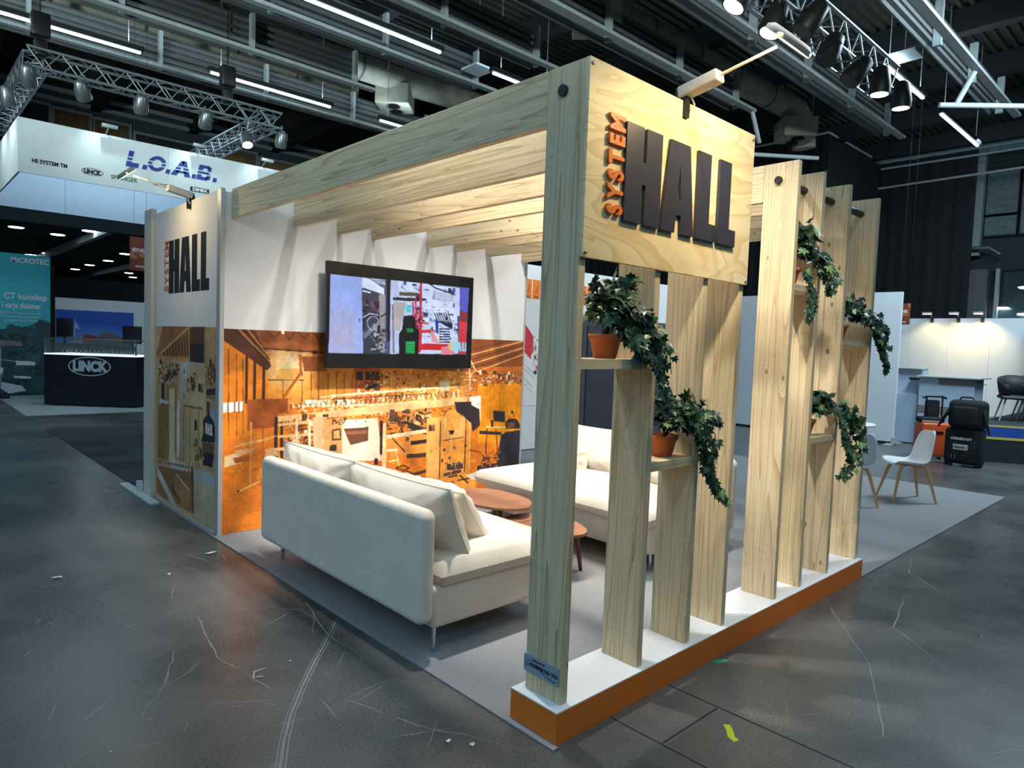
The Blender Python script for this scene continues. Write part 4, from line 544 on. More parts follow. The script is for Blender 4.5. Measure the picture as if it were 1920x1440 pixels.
def spotlamp(x, y, z, tx, ty, tz, label, group=None, glow='bulb', top=4.98, s=1.0, canm='can', yt=None):
    g = thing('spotlight', label, 'spotlight', (x, y, z), 0, group)
    d = (Vector((tx, ty, tz)) - Vector((x, y, z))).normalized(); o = Vector((x, y, z))
    q = lambda k: o - d * k * s
    cn = MB().tube([q(.0), q(.05), q(.10), q(.24), q(.27)], [.095 * s, .10 * s, .095 * s, .075 * s, .045 * s], 18).build('can', M[canm], g)
    MB().tube([q(-.002), q(.01)], [.08 * s, .08 * s], 18).build('lens', M[glow], cn)
    a = Vector((0, 0, 1)).cross(d); a = a.normalized() if a.length > .01 else Vector((1, 0, 0)); mid = q(.13); tp = Vector((x, yt if yt is not None else y, top))
    c = mid.lerp(tp, .55)
    MB().tube([mid + a * .1 * s, Vector((c.x, c.y, c.z)) + a * .09 * s, Vector((c.x, c.y, c.z)) - a * .09 * s, mid - a * .1 * s], .009, 6).build('yoke', M[canm], g)
    MB().tube([c, tp, tp + Vector((0, 0, .05))], .018, 6).build('clamp', M[canm], g)
    return g
for (x, y, z, tx, ty, tz, lb) in [(3.385, 1.325, 4.70, 1.8, 2.6, .9, 'lit warm spotlight at the top edge, first left of the clamp lamp head'),
                          (4.054, 1.323, 4.70, 2.6, 2.0, .3, 'lit black spotlight right behind the clamp lamp head'),
                          (4.35, 1.15, 4.76, 3.2, 2.6, 2.0, 'dark spotlight tilted left, first right of the clamp lamp head'),
                          (4.93, 1.16, 4.68, 3.6, 1.5, 2.2, 'large dark spotlight aimed down left, under the middle of the near truss'),
                          (5.62, 1.2, 4.68, 4.0, 2.6, 2.2, 'dark spotlight second from the far end of the near truss'),
                          (6.25, 1.1, 4.68, 6.2, 1.2, 0, 'lit spotlight pointing straight down near the far end of the near truss'),
                          (6.81, 1.05, 4.66, 7.0, 1.1, 0, 'lit spotlight at the very end of the near truss, beyond the others')]:
    spotlamp(x, y, z, tx, ty, tz, lb, None, 'bulb' if lb[:3] == 'lit' else 'black_plastic', 4.99, 1.15, 'can', 1.24)
for (x, y, z, tx, ty, tz, lb) in [(-.33, 11.1, 5.42, -.1, 12, 4.4, 'silver spotlight hanging at the left corner of the banner truss'),
                          (.42, 11.2, 5.42, .9, 12, 4.4, 'silver spotlight on the banner truss, above the left half of the banner'),
                          (1.25, 11.2, 5.42, 1.4, 12, 4.4, 'silver spotlight on the banner truss, above the first striped letter'),
                          (2.3, 11.2, 5.42, 2.4, 12, 4.4, 'silver spotlight on the banner truss, above the last striped letter'),
                          (3.1, 11.25, 5.3, 3.0, 10, 3.0, 'lit silver spotlight at the right end of the banner truss'),
                          (3.75, 11.25, 5.4, 3.9, 12, 4.0, 'silver spotlight just past the right corner of the banner truss'),
                          (-.45, 12.3, 5.35, -.2, 13, 4.0, 'silver spotlight on the left side truss, at the picture edge')]:
    spotlamp(x, y, z, tx, ty, tz, lb, None, 'bulb_cool', 5.75, 1.15, 'can_grey', 11.2 if y < 12 else y)
# ================================================================ neighbouring stand at the left
bn = thing('hanging_banner', 'white hanging box banner with blue striped letters and logos', 'banner', (-.37, 12, 4.24))
bwht = mat('banner_cloth', (206, 214, 216), .8)
MB().box(-.37, 12.0, 4.24, 1.915, 12.03, 5.13).box(1.919, 12.0, 4.24, 5.2, 12.03, 5.13).build('front_panel', bwht, bn)
MB().box(-.37, 12.03, 4.24, -.34, 16.2, 5.13).build('side_panel', bwht, bn)
MB().box(-.34, 16.17, 4.24, 1.0, 16.2, 5.13).box(1.006, 16.17, 4.24, 5.2, 16.2, 5.13).build('rear_panel', mat('banner_lining', (190, 208, 226), .8), bn)
MB().box(5.17, 12.03, 4.24, 5.2, 16.17, 5.13).build('side_panel', bwht, bn)
blue = mat('banner_blue', (36, 58, 140), .6); ink = mat('ink_black', (28, 32, 38), .6); grn = mat('ink_green', (70, 84, 66), .6)
# striped letters L . O . A . B .
def stripes(polys, x, z, h, w, slant=.22):
    """each letter polygon cut by two white lines"""
    b = MB()
    for (lo, hi) in [(0, .34), (.42, .56), (.64, 1.0)]:
        for (pts) in polys:
            # clip polygon (convex pieces) to lo..hi
            out = pts
            for (lim, keep_above) in ((lo, True), (hi, False)):
                new = []
                for i in range(len(out)):
                    a, c = out[i], out[(i + 1) % len(out)]; ia = a[1] >= lim - 1e-9 if keep_above else a[1] <= lim + 1e-9; ic = c[1] >= lim - 1e-9 if keep_above else c[1] <= lim + 1e-9
                    if ia: new.append(a)
                    if ia != ic: t = (lim - a[1]) / (c[1] - a[1]); new.append((a[0] + t * (c[0] - a[0]), lim))
                out = new
                if not out: break
            if len(out) >= 3: b.prism([(x + (p[0] * w + p[1] * slant * h), z + p[1] * h) for p in out], lambda a, c, d: (a, d, c), 11.99, 11.998)
    return b
def rect(a, b, c, d): return [(a, b), (c, b), (c, d), (a, d)]
def ring(n=16, r0=.28, r1=.5, sy=1.0):
    out = []
    for i in range(n):
        t0, t1 = 2 * math.pi * i / n, 2 * math.pi * (i + 1) / n
        out.append([(.5 + r0 * math.cos(t0), .5 + r0 * math.sin(t0)), (.5 + r1 * math.cos(t0), .5 + r1 * math.sin(t0)), (.5 + r1 * math.cos(t1), .5 + r1 * math.sin(t1)), (.5 + r0 * math.cos(t1), .5 + r0 * math.sin(t1))])
    return out
Ls = [rect(0, .0, .35, 1), rect(.35, 0, .9, .28)]
As = [[(-.05, 0), (.3, 0), (.62, 1), (.38, 1)], [(.75, 0), (1.1, 0), (.68, 1), (.42, 1)], rect(.2, .2, .85, .40)]
Bs = [rect(0, 0, .32, 1), rect(.32, 0, .8, .22), rect(.32, .42, .8, .58), rect(.32, .8, .78, 1), rect(.68, .08, .98, .45), rect(.66, .55, .93, .92)]
for (nm, pl, x, wd) in [('L', Ls, 1.205, .22), ('O', ring(), 1.545, .30), ('A', As, 1.975, .30), ('B', Bs, 2.415, .25)]:
    stripes(pl, x, 4.65, .285, wd).build('letter', blue, bn)
for x in (1.475, 1.868, 2.33, 2.715): stripes([rect(0, 0, 1, .28)], x, 4.65, .285, .07).build('letter', blue, bn)
text('logo_text', 'HS SYSTEM TM', .092, ink, bn, (-.185, 11.996, 4.43), FACE_NY, .001, .003, .84)
text('logo_text', 'LINCK', .10, ink, bn, (.560, 11.996, 4.405), FACE_NY, .001, .006, .88)
def ovalring(cx, cz, rx, rz, t, y):
    vs = []; n = 32
    for i in range(n):
        a = 2 * math.pi * i / n; vs += [(cx + rx * math.cos(a), y, cz + rz * math.sin(a)), (cx + (rx - t) * math.cos(a), y, cz + (rz - t) * math.sin(a))]
    return MB().add(vs, [(2 * i, 2 * i + 1, (2 * i + 3) % (2 * n), (2 * i + 2) % (2 * n)) for i in range(n)])
ovalring(.69, 4.442, .165, .062, .008, 11.995).build('logo_oval', ink, bn)
text('logo_text', 'SPRINGER', .10, grn, bn, (.975, 11.996, 4.385), FACE_NY, .001, .001, .95)
text('logo_text', 'HS KNOX', .066, ink, bn, (1.665, 11.996, 4.40), FACE_NY, .001, .002, 1.0)
MB().box(2.31, 11.99, 4.405, 2.655, 11.998, 4.49).build('logo_block', ink, bn)
text('logo_text', 'DIMEX', .078, mat('print_white', (225, 228, 230), .6), bn, (2.35, 11.988, 4.42), FACE_NY, .001, .004, 1.15)
for x in (0.9, 2.4, 3.7):
    g = thing('banner_lamp', {.9: 'small lamp clipped over the left part of the banner', 2.4: 'small lamp clipped over the striped letters', 3.7: 'small lamp clipped near the right end of the banner'}[x], 'lamp', (x, 11.8, 5.2))
    MB().box(x - .12, 11.72, 5.2, x + .12, 11.8, 5.25).build('lamp_head', M['can_grey'], g)
    MB().tube([(x, 11.8, 5.23), (x, 12.01, 5.14)], .012, 6).build('arm', M['alu'], g)
# carpets
lc = mat('light_grey_carpet', (150, 158, 160), .95, noise=.06, nscale=30, bump=.3, bscale=300)
tag(box('carpet', lc, (-.05, 13.75, .001, 8, 21.1, .008)), 'light grey carpet under the black showcase counter at far left', 'carpet')
def tile_carpet():
    m = bpy.data.materials.new('striped_carpet_tiles'); m.use_nodes = True; nt = m.node_tree; N = nt.nodes.new; L = nt.links.new; b = nt.nodes['Principled BSDF']
    tc = N('ShaderNodeTexCoord'); br = N('ShaderNodeTexBrick'); br.inputs['Scale'].default_value = 1; br.inputs['Brick Width'].default_value = 1.0; br.inputs['Row Height'].default_value = .5; br.inputs['Mortar Size'].default_value = .004
    br.inputs['Color1'].default_value = srgb((62, 66, 72)); br.inputs['Color2'].default_value = srgb((34, 38, 44)); br.inputs['Mortar'].default_value = srgb((40, 44, 48))
    L(tc.outputs['Object'], br.inputs['Vector']); L(br.outputs['Color'], b.inputs['Base Color']); b.inputs['Roughness'].default_value = .95; return m
cp = MB().box(-.06, 6.36, .001, 9, 11.6, .007).build('carpet', tile_carpet(), None, True, 0, (-.06, 6.36, 0)); tag(cp, 'dark carpet tiles in two grey tones behind the stand', 'carpet')
# showcase counter
ct = thing('showcase_counter', 'black showcase counter with glass top and white oval logo', 'counter', (.54, 15.8, 0))
A = Vector((.54, 15.8, 0)); B_ = Vector((2.01, 14.47, 0)); D_ = (B_ - A).normalized(); Nn = Vector((D_.y, -D_.x, 0)) * -1; Lc = (B_ - A).length
def cb(a0, b0, z0, a1, b1, z1):
    b = MB(); vs = []
    for z in (z0, z1):
        for (a, c) in ((a0, b0), (a1, b0), (a1, b1), (a0, b1)):
            q = A + D_ * a + Nn * c; vs.append((q.x, q.y, z))
    return b.add(vs, [(0, 3, 2, 1), (4, 5, 6, 7), (0, 1, 5, 4), (1, 2, 6, 5), (2, 3, 7, 6), (3, 0, 4, 7)])
if (Nn.y < 0): Nn = -Nn
blk = mat('counter_black', (14, 16, 22), .5)
cb(0, 0, .03, Lc, .9, 1.12).build('body', blk, ct); cb(0, 0, 1.12, Lc, .9, 1.145).build('lit_edge', mat('lit_edge', (240, 245, 250), .4, emit=(225, 240, 250), es=1.2), ct)
def glass(name='clear_glass'):
    m = bpy.data.materials.new(name); m.use_nodes = True; b = m.node_tree.nodes['Principled BSDF']; b.inputs['Transmission Weight'].default_value = .95; b.inputs['Roughness'].default_value = .03; b.inputs['IOR'].default_value = 1.1; b.inputs['Base Color'].default_value = (.85, .95, .95, 1); return m
cb(.02, .02, 1.15, Lc - .02, .035, 1.46).build('glass_pane', glass(), ct)
for (a, c) in ((0, 0), (Lc - .02, 0), (0, .86), (Lc - .02, .86)): cb(a, c, 1.145, a + .02, c + .02, 1.47).build('glass_post', M['alu'], ct)
fr = MB()
for q in [(0, 0, Lc, .015), (0, .86, Lc, .875), (0, 0, .015, .87), (Lc - .015, 0, Lc, .87)]:
    g = cb(q[0], q[1], 1.46, q[2], q[3], 1.475); fr.add(g.v, g.f)
fr.build('top_rim', M['alu'], ct)
q = A + D_ * Lc * .5 - Nn * .012
def on_counter(a, z, off=-.006): p_ = A + D_ * a + Nn * off; return (p_.x, p_.y, z)
rzc = math.atan2(D_.y, D_.x)
wl = mat('logo_white', (196, 204, 210), .5)
ov = MB(); vs = []; n = 36
for i in range(n):
    t = 2 * math.pi * i / n
    for rr in (1, .94): vs.append(on_counter(.98 + .46 * rr * math.cos(t), .885 + .21 * (rr if rr == 1 else .90) * math.sin(t)))
ov.add(vs, [(2 * i, 2 * i + 1, (2 * i + 3) % (2 * n), (2 * i + 2) % (2 * n)) for i in range(n)]).build('logo_oval', wl, ct)
text('logo_text', 'LINCK', .29, wl, ct, on_counter(.62, .79), (R(90), 0, rzc), .001, .02, .86)
for i in range(8):
    a = .25 + i * .2; p0 = A + D_ * a + Nn * .4
    g = thing('scale_model', 'dark scale model of a sawmill machine inside the glass showcase', 'model', (p0.x, p0.y, 1.146), rzc, 'machine models in the showcase')
    MB().box(-.07, -.08, .08, .07, .08, .19).build('machine_body', mat('model_dark', (44, 40, 44), .5), g, False)
    lg = MB()
    for (u, v) in ((-.06, -.07), (.06, -.07), (-.06, .07), (.06, .07)): lg.tube([(u, v, 0), (u, v, .09)], .008, 5)
    lg.build('stand', M['alu_dull'], g, False)
for (x, y, z, s, lb) in [(.98, 16.2, 1.50, .36, 'black monitor behind the left end of the showcase'), (2.35, 16.2, 1.38, .46, 'black monitor behind the right end of the showcase')]:
    g = thing('monitor', lb, 'monitor', (x, y, 0), R(-50))
    MB().rbox(-s / 2, -.03, z, s / 2, .05, z + .42, .02).build('screen_housing', M['black_plastic'], g, False)
    MB().tube([(0, .02, 0), (0, .02, z + .1)], .03, 8).build('pole', M['black_metal'], g, False); MB().box(-.2, -.2, 0, .2, .2, .02).build('base', M['black_metal'], g, False)
# picture wall
pw_ = thing('picture_wall', 'white stand wall with a blue sky picture behind the showcase', 'wall', (1.42, 20, 0))
MB().box(1.42, 20, 0, 6.0, 20.08, 2.52).build('panel', M['wall_white'], pw_)
sky = paint(1890, 1400, 12, [('p', (30, 84, 190), [(0, 0), (1900, 0), (1900, 1400), (0, 1400)]), ('g', (96, 160, 222), (900, 560), 1300, 500), ('p', (150, 190, 225), [(420, 900), (450, 1100), (560, 880)]), ('l', (190, 200, 210), 14, [(430, 560), (435, 1150)]),
        ('p', (110, 100, 96), [(900, 640), (1200, 830), (1700, 640), (1700, 400), (900, 400)]), ('p', (160, 50, 50), [(620, 700), (760, 740), (960, 700), (900, 500), (620, 500)]), ('p', (150, 160, 170), [(380, 560), (620, 690), (620, 450), (380, 450)]),
        ('p', (120, 116, 110), [(1650, 700), (1900, 640), (1900, 400), (1650, 400)]), ('p', (84, 80, 84), [(0, 0), (1900, 0), (1900, 520), (0, 480)])])
print_mesh('sky_picture', sky, 1.89, 1.40, (1.43, 19.985, .80), (1, 0, 0), attr_mat('sky_print'), pw_)
# teal roll wall
tl = thing('poster_wall', 'tall teal poster wall with white heading at the far left edge', 'poster', (.5, 18.4, 0), 0)
teal = paint(2300, 3280, 14, [('p', (44, 150, 160), [(0, 0), (2300, 0), (2300, 3280), (0, 3280)]), ('g', (70, 190, 200), (1200, 2300), 1700, 1200), ('p', (30, 66, 72), [(0, 0), (2300, 0), (2300, 1720), (2100, 1800), (1900, 1640), (1500, 1560), (1000, 1500), (500, 1560), (0, 1500)]),
        ('c', [(24, 52, 58), (40, 80, 84), (20, 40, 46), (50, 90, 92)], 160, 3, [(0, 0), (2200, 0), (2200, 1500), (0, 1500)], 60, 260), ('p', (130, 110, 112), [(350, 1290), (760, 1280), (760, 1120), (380, 1140)]), ('p', (210, 216, 216), [(720, 1300), (1000, 1260), (1060, 1130), (760, 1130)]), ('p', (126, 110, 118), [(1040, 1300), (1700, 1260), (1720, 1160), (1080, 1150)]),
        ('l', (170, 205, 210), 14, [(900, 1120), (900, 860), (640, 800), (640, 600)]), ('l', (170, 205, 210), 14, [(1020, 1120), (1020, 300)]), ('l', (170, 205, 210), 14, [(1140, 1120), (1140, 700)]), ('l', (170, 205, 210), 14, [(1240, 1100), (1260, 850), (1600, 800)]), ('l', (170, 205, 210), 14, [(1300, 1100), (1300, 260)]),
        ('p', (205, 212, 214), [(300, 900), (560, 900), (560, 700), (300, 700)]), ('p', (40, 60, 64), [(420, 820), (520, 820), (520, 720), (420, 720)]), ('p', (205, 212, 214), [(300, 560), (700, 520), (700, 470), (300, 380)]), ('p', (215, 220, 222), [(840, 300), (1080, 300), (1080, 60), (840, 60)]), ('o', (30, 44, 50), (980, 180), 110, 110), ('p', (208, 214, 216), [(1150, 640), (1350, 660), (1330, 520), (1120, 500)]),
        ('p', (208, 214, 216), [(1300, 330), (1700, 240), (1800, 120), (1450, 60), (1290, 180)]), ('p', (200, 208, 210), [(1600, 820), (1980, 800), (1980, 720), (1600, 720)]), ('p', (200, 208, 210), [(1560, 470), (1900, 450), (1880, 400), (1560, 420)])], 5)
TX = 1.06
MB().box(TX - 2.3, 18.4, 0, TX, 18.48, 3.45).build('panel', mat('poster_core', (30, 60, 66), .7), tl)
print_mesh('poster_print', teal, 2.3, 3.45, (TX - 2.3, 18.39, 0), (1, 0, 0), attr_mat('teal_print'), tl)
pwt = mat('print_white', (225, 228, 230), .6)
text('poster_text', 'MiCROTEC', .17, pwt, tl, (.26, 18.38, 3.24), FACE_NY, .001, .004, .92)
text('poster_text', 'CT kunskap', .20, pwt, tl, (.12, 18.38, 2.36), FACE_NY, .001, .005, .9); text('poster_text', 'i varje skanner', .20, pwt, tl, (.08, 18.38, 2.14), FACE_NY, .001, .005, .66)
for k in range(3): text('poster_text', ['MiCROTEC CT scanning in every step', 'of the sawmill, from log to board', 'one platform for all machines'][k], .075, pwt, tl, (.0 + k * .06, 18.38, 2.0 - k * .09), FACE_NY, .001, 0, .75)
st = thing('storage_box', 'dark stacked storage boxes beside the black counter', 'box', (.95, 17.2, 0))
for k in range(3): MB().rbox(.78, 17.0, .005 + k * .25, 1.12, 17.4, .24 + k * .25, .02).build('crate', mat('crate_dark', (40, 46, 52), .6), st)
MB().box(.80, 17.05, .755, 1.10, 17.35, .80).build('lid', mat('crate_lid', (170, 180, 184), .6), st)
sh = thing('shoe', 'black shoe with pale sole at the left picture edge', 'shoe', (-.02, 17.3, 0), R(20))
MB().rbox(-.16, -.05, .03, .13, .05, .10, .03).rbox(-.16, -.045, .06, -.04, .045, .16, .03).build('upper', M['black_plastic'], sh, False); MB().rbox(-.17, -.055, 0.008, .14, .055, .035, .012).build('sole', mat('sole', (190, 185, 178), .7), sh, False)
# hall number sign hanging at left
def hallsign(x, y, z, wd, ht, body, face, label, rx=0, top=5.5):
    g = thing('hall_sign', label, 'sign', (x, y, z), 0)
    red = paint(wd * 1000, ht * 1000, 6, [('p', (122, 58, 34), [(0, 0), (2000, 0), (2000, 2000), (0, 2000)]), ('c', [(160, 84, 52), (96, 40, 26), (184, 110, 74)], 26, 4, [(0, 0), (wd * 1000, 0), (wd * 1000, ht * 1000), (0, ht * 1000)], 10, 160)], 2)
    if face == 'y':
        MB().box(x, y, z, x + wd, y + .02, z + ht).build('board', mat('sign_red', (112, 52, 32), .6), g); print_mesh('sign_print', red, wd, ht, (x, y - .004, z), (1, 0, 0), attr_mat('sign_print'), g)
        text('sign_text', body, wd * .27, pwt, g, (x + wd * .1, y - .007, z + ht * .56), FACE_NY, .001, .003, .80); text('sign_text', 'TRE MASS', wd * .13, pwt, g, (x + wd * .26, y - .007, z + ht * .1), FACE_NY, .001, .002, .9)
        for q in (.2, .8): MB().tube([(x + wd * q, y + .01, z + ht), (x + wd * q, y + .01, top)], .003, 4).build('wire', M['black_metal'], g)
    else:
        MB().box(x, y - wd, z, x + .02, y, z + ht).build('board', mat('sign_red', (112, 52, 32), .6), g); print_mesh('sign_print', red, wd, ht, (x - .004, y, z), (0, -1, 0), attr_mat('sign_print2'), g)
        text('sign_text', body, wd * .30, pwt, g, (x - .007, y - wd * .1, z + ht * .56), FACE_NX, .001, .004, .8); text('sign_text', 'TRE MASS', wd * .12, pwt, g, (x - .007, y - wd * .26, z + ht * .1), FACE_NX, .001, .002, .9)
        for q in (.2, .8): MB().tube([(x + .01, y - wd * q, z + ht), (x + .01, y - wd * q, top)], .003, 4).build('wire', M['black_metal'], g)
hallsign(1.28, 12.0, 2.80, .34, .61, 'B07:42', 'y', 'small red-brown hall number sign B07:42 left of the stand', 0, 9)
hallsign(12.9, 2.86, 2.38, .24, .42, 'B06:42', 'x', 'small dark red hall number sign at right, beside the grey wall', 0, 9)

# ================================================================ right background
w2 = thing('stand_wall', 'dim grey-white stand wall behind the slatted posts at right', 'wall', (12.5, 2.65, 0))
MB().box(12.5, 2.65, .05, 12.56, 5.2, 3.0).box(12.5, 5.206, .05, 12.56, 8.3, 3.0).build('panel', M['wall_white'], w2); MB().box(12.48, 2.7, 0, 12.58, 8.3, .05).build('skirting', M['black_plastic'], w2)
MB().box(12.2, 2.62, 0, 12.95, 2.74, .02).box(12.45, 2.60, .02, 12.6, 2.66, .15).build('foot_plate', M['frame'], w2)
yw = thing('stand_wall', 'pale wall washed by warm clamp lamps, far right', 'wall', (23.3, 2.3, 0))
for (a, b) in ((2.28, 3.42), (3.425, 4.56), (4.565, 5.7), (5.705, 7.4)): MB().box(23.3, a, 0, 23.36, b, 3.05).build('panel', M['wall_white'], yw)
MB().box(22.0, 2.2, 0, 23.3, 2.26, 3.0).build('side_glass', mat('teal_glass', (120, 160, 165), .3), yw)
for (y, lb) in [(5.05, 'clamp lamp on top of the pale wall, leftmost of three'), (4.3, 'clamp lamp on top of the pale wall, middle of three'), (3.65, 'clamp lamp on top of the pale wall, rightmost of three')]:
    g = thing('clamp_lamp', lb, 'lamp', (23.3, y, 3.05)); MB().tube([(23.3, y, 3.05), (23.1, y, 3.16), (22.75, y + .1, 3.2)], .02, 6).build('arm', M['alu'], g)
    MB().rbox(22.62, y - .12, 3.16, 22.8, y + .14, 3.22, .02).build('lamp_head', M['frame'], g); MB().box(22.64, y - .10, 3.152, 22.78, y + .12, 3.158).build('glow_plate', M['bulb'], g)
    MB().box(23.22, y - .04, 2.94, 23.4, y + .04, 3.08).build('clamp', M['black_metal'], g)
    spot('clamp_lamp_light', (22.7, y, 3.14), (23.3, y, 1.9), 60 if y > 3.8 else 150, (1.0, .70, .26), 110, .8, .1)
# desk with grey bands
dkm = mat('desk_grey', (172, 188, 204), .5)
d = thing('info_desk', 'tall grey-blue info desk with brown-grey bands, behind the luggage', 'desk', (12.9, 2.0, 0))
MB().box(12.95, 1.45, .02, 13.6, 2.38, 1.36).build('body', dkm, d); MB().box(12.85, 1.35, 1.36, 13.7, 2.405, 1.385).build('desk_top', mat('desk_top', (196, 198, 190), .5), d)
bd = mat('desk_band', (120, 116, 108), .6); MB().box(12.94, 1.45, 1.22, 12.95, 2.05, 1.34).build('band', bd, d); MB().box(12.94, 1.45, .66, 12.95, 2.38, .80).build('band', bd, d)
d = thing('info_desk', 'lower grey counter with open shelf left of the tall info desk', 'desk', (13.2, 2.5, 0))
MB().box(13.05, 2.42, .02, 13.6, 3.1, 1.0).box(13.3, 2.42, 1.0, 13.6, 3.1, 1.5).build('body', dkm, d); MB().box(13.2, 2.41, 1.5, 13.65, 3.1, 1.52).build('desk_top', mat('desk_top', (196, 198, 190), .5), d)
MB().rbox(13.1, 2.42, 1.28, 13.28, 2.62, 1.33, .02).build('tray', M['black_plastic'], d)
d = thing('info_desk', 'pale grey counter right of the tall info desk, behind the backpack', 'desk', (15.0, 2.4, 0))
MB().box(15.0, 1.88, .02, 15.6, 2.9, 1.18).build('body', dkm, d); MB().box(14.95, 1.82, 1.18, 15.65, 2.95, 1.2).build('desk_top', mat('desk_top', (196, 198, 190), .5), d)
# luggage
lug = thing('suitcase', 'black fabric trolley case with white print, beside the white chair', 'suitcase', (10.75, 1.05, 0), R(-4))
bkf = mat('black_fabric', (20, 21, 24), .8, bump=.4, bscale=250)
MB().rbox(-.13, -.27, .035, .13, .25, .61, .045, 4).build('body', bkf, lug, False)
MB().rbox(-.152, -.22, .07, -.12, .20, .40, .015).build('front_pocket', bkf, lug, False)
for (a, b) in ((-.1, -.22), (.1, -.22), (-.1, .2), (.1, .2)): MB().lathe([(.03, -.02), (.03, .02)], (a, b, .031), 12, (0, 1, 0)).build('wheel', M['black_plastic'], lug, False)
MB().box(-.155, -.10, .27, -.1525, .11, .36).build('tag_print', mat('case_label', (190, 196, 196), .6), lug, False)
t_ = text('case_text', 'OPENSKRAFT', .055, pwt, None, (0, 0, 0), (R(90), 0, R(-90)), .001, .002, .9); t_.parent = lug; t_.location = (-.156, .15, .43)
t_ = text('case_text', 'interpret', .045, ink, None, (0, 0, 0), (R(90), 0, R(-90)), .001, .001, .9); t_.parent = lug; t_.location = (-.157, .09, .30)
for k in (0, 1): MB().box(-.156, .12 - k * .05, .12, -.153, .13 - k * .05, .2).build('zip_pull', M['alu'], lug, False)
bp_ = thing('backpack', 'black backpack lying on top of the black trolley case', 'backpack', (10.75, 1.05, .612), R(-4))
MB().rbox(-.15, -.29, 0, .15, .23, .46, .09, 5).build('body', bkf, bp_, False); MB().rbox(-.20, -.20, .06, -.13, .15, .36, .04, 4).build('front_pocket', bkf, bp_, False)
MB().tube([(0, -.1, .45), (0, -.07, .50), (0, .08, .50), (0, .11, .45)], .014, 8).build('grab_handle', bkf, bp_, False)
MB().tube([(-.1, -.27, .3), (-.16, -.33, .12), (-.1, -.36, -.06)], [.03, .025, .012], 8).build('strap', bkf, bp_, False); MB().tube([(-.1, .2, .3), (-.14, .29, .12), (-.1, .36, .0)], [.03, .025, .012], 8).build('strap', bkf, bp_, False)
og = mat('orange_shell', (208, 84, 40), .4)
oc = thing('suitcase', 'orange hard-shell suitcase left of the black one', 'suitcase', (11.25, 1.66, 0), R(40))
MB().rbox(-.2, -.24, .04, .13, .24, .62, .04, 4).build('shell', og, oc, False)
rb = MB()
for k in range(6): rb.rbox(-.15 + k * .05, -.252, .08, -.13 + k * .05, -.238, .58, .005)
rb.build('rib', mat('orange_rib', (226, 120, 70), .4), oc, False); MB().box(-.208, -.1, .44, -.2, .08, .48).build('badge', M['black_plastic'], oc, False)
for (a, b) in ((-.15, -.2), (.1, -.2), (-.15, .2), (.1, .2)): MB().lathe([(.03, -.02), (.03, .02)], (a, b, .031), 12, (0, 1, 0)).build('wheel', M['black_plastic'], oc, False)
MB().tube([(-.03, -.13, .6), (-.03, -.13, 1.06)], .014, 8).tube([(-.03, .13, .6), (-.03, .13, 1.06)], .014, 8).tube([(-.03, -.19, 1.04), (-.03, -.13, 1.07), (-.03, .13, 1.07), (-.03, .19, 1.04)], .02, 8).build('pull_handle', M['black_plastic'], oc, False)
bx = thing('bag', 'small black bag strapped upright on the orange suitcase', 'bag', (11.25, 1.66, .622), R(40))
MB().rbox(-.02, -.105, .02, .1, .105, .38, .03).rbox(-.12, -.16, 0, .1, .24, .09, .035).build('body', bkf, bx, False); MB().box(-.125, -.1, .01, -.115, .22, .03).build('sole_edge', mat('sole', (190, 185, 178), .7), bx, False)
# low stage with a striped skirt
stg = thing('stage_platform', 'low dark stage with a blue and yellow striped skirt at far right', 'stage', (12.2, .6, 0))
yl = mat('mat_yellow', (214, 196, 90), .7); bl = mat('mat_blue', (36, 80, 170), .7); dg = mat('stage_dark', (38, 44, 50), .9)
SP = [(11.50, 1.254), (12.9, -1.396), (20, -1.4), (20, 1.254)]
def quad(n_, m_, pts, z0, z1): MB().prism(pts, lambda a, b, dd: (a, b, dd), z0, z1).build(n_, m_, stg)
quad('deck', dg, SP, .0005, .385); quad('upper_deck', dg, [(SP[0][0] + .01, SP[0][1]), (SP[1][0] + .01, SP[1][1]), SP[2], SP[3]], .385, .628)
def sk(nm, m_, z0, z1, t): quad(nm, m_, [(SP[0][0] - t, SP[0][1] - .002), (SP[1][0] - t, SP[1][1]), (SP[1][0] + .012, SP[1][1] + .002), (SP[0][0] + .012, SP[0][1])], z0, z1)
sk('yellow_stripe', yl, .600, .630, .004); sk('blue_stripe', bl, .430, .600, .003); sk('yellow_stripe', yl, .388, .430, .004)
# stacked dark chairs
def tubchair(loc, rz, label, group):
    g = thing('shell_chair', label, 'chair', loc, rz, group)
    b = MB(); n = 14; vs = []
    for i in range(n + 1):
        t = R(-150 + i * 300 / n); ex = .30 + .10 * math.cos(t)
        for (z, k) in ((.42, .86), (.46 + ex * .5, 1.0), (.44 + ex, 1.08)): vs.append((-.27 * k * math.cos(t), .27 * k * math.sin(t), z))
    b.add(vs, [(3 * i + j, 3 * i + 3 + j, 3 * i + 4 + j, 3 * i + 1 + j) for i in range(n) for j in range(2)], True)
    b.rbox(-.24, -.24, .40, .26, .24, .47, .05)
    o = b.build('shell', mat('charcoal_shell', (24, 26, 30), .6), g, False); so = o.modifiers.new('thick', 'SOLIDIFY'); so.thickness = .02
    for (u, v) in ((-.2, -.2), (.2, -.2), (-.2, .2), (.2, .2)): MB().tube([(u * .8, v * .8, .41), (u * 1.25, v * 1.25, 0.006)], [.018, .012], 8).build('leg', mat('pale_metal', (176, 170, 158), .4), g, False)
    return g
for i in range(5):
    tubchair((13.15 + i * .50, .84 + (.02 if i == 0 else i * .012 - .16), .629), R(200), 'charcoal shell chair, ' + ['leftmost of the row at far right', 'second from the left in the tight row at far right', 'third from the left in the tight row at far right', 'fourth in the tight row at far right', 'at the right end of the tight row, cut by the picture edge'][i], None)
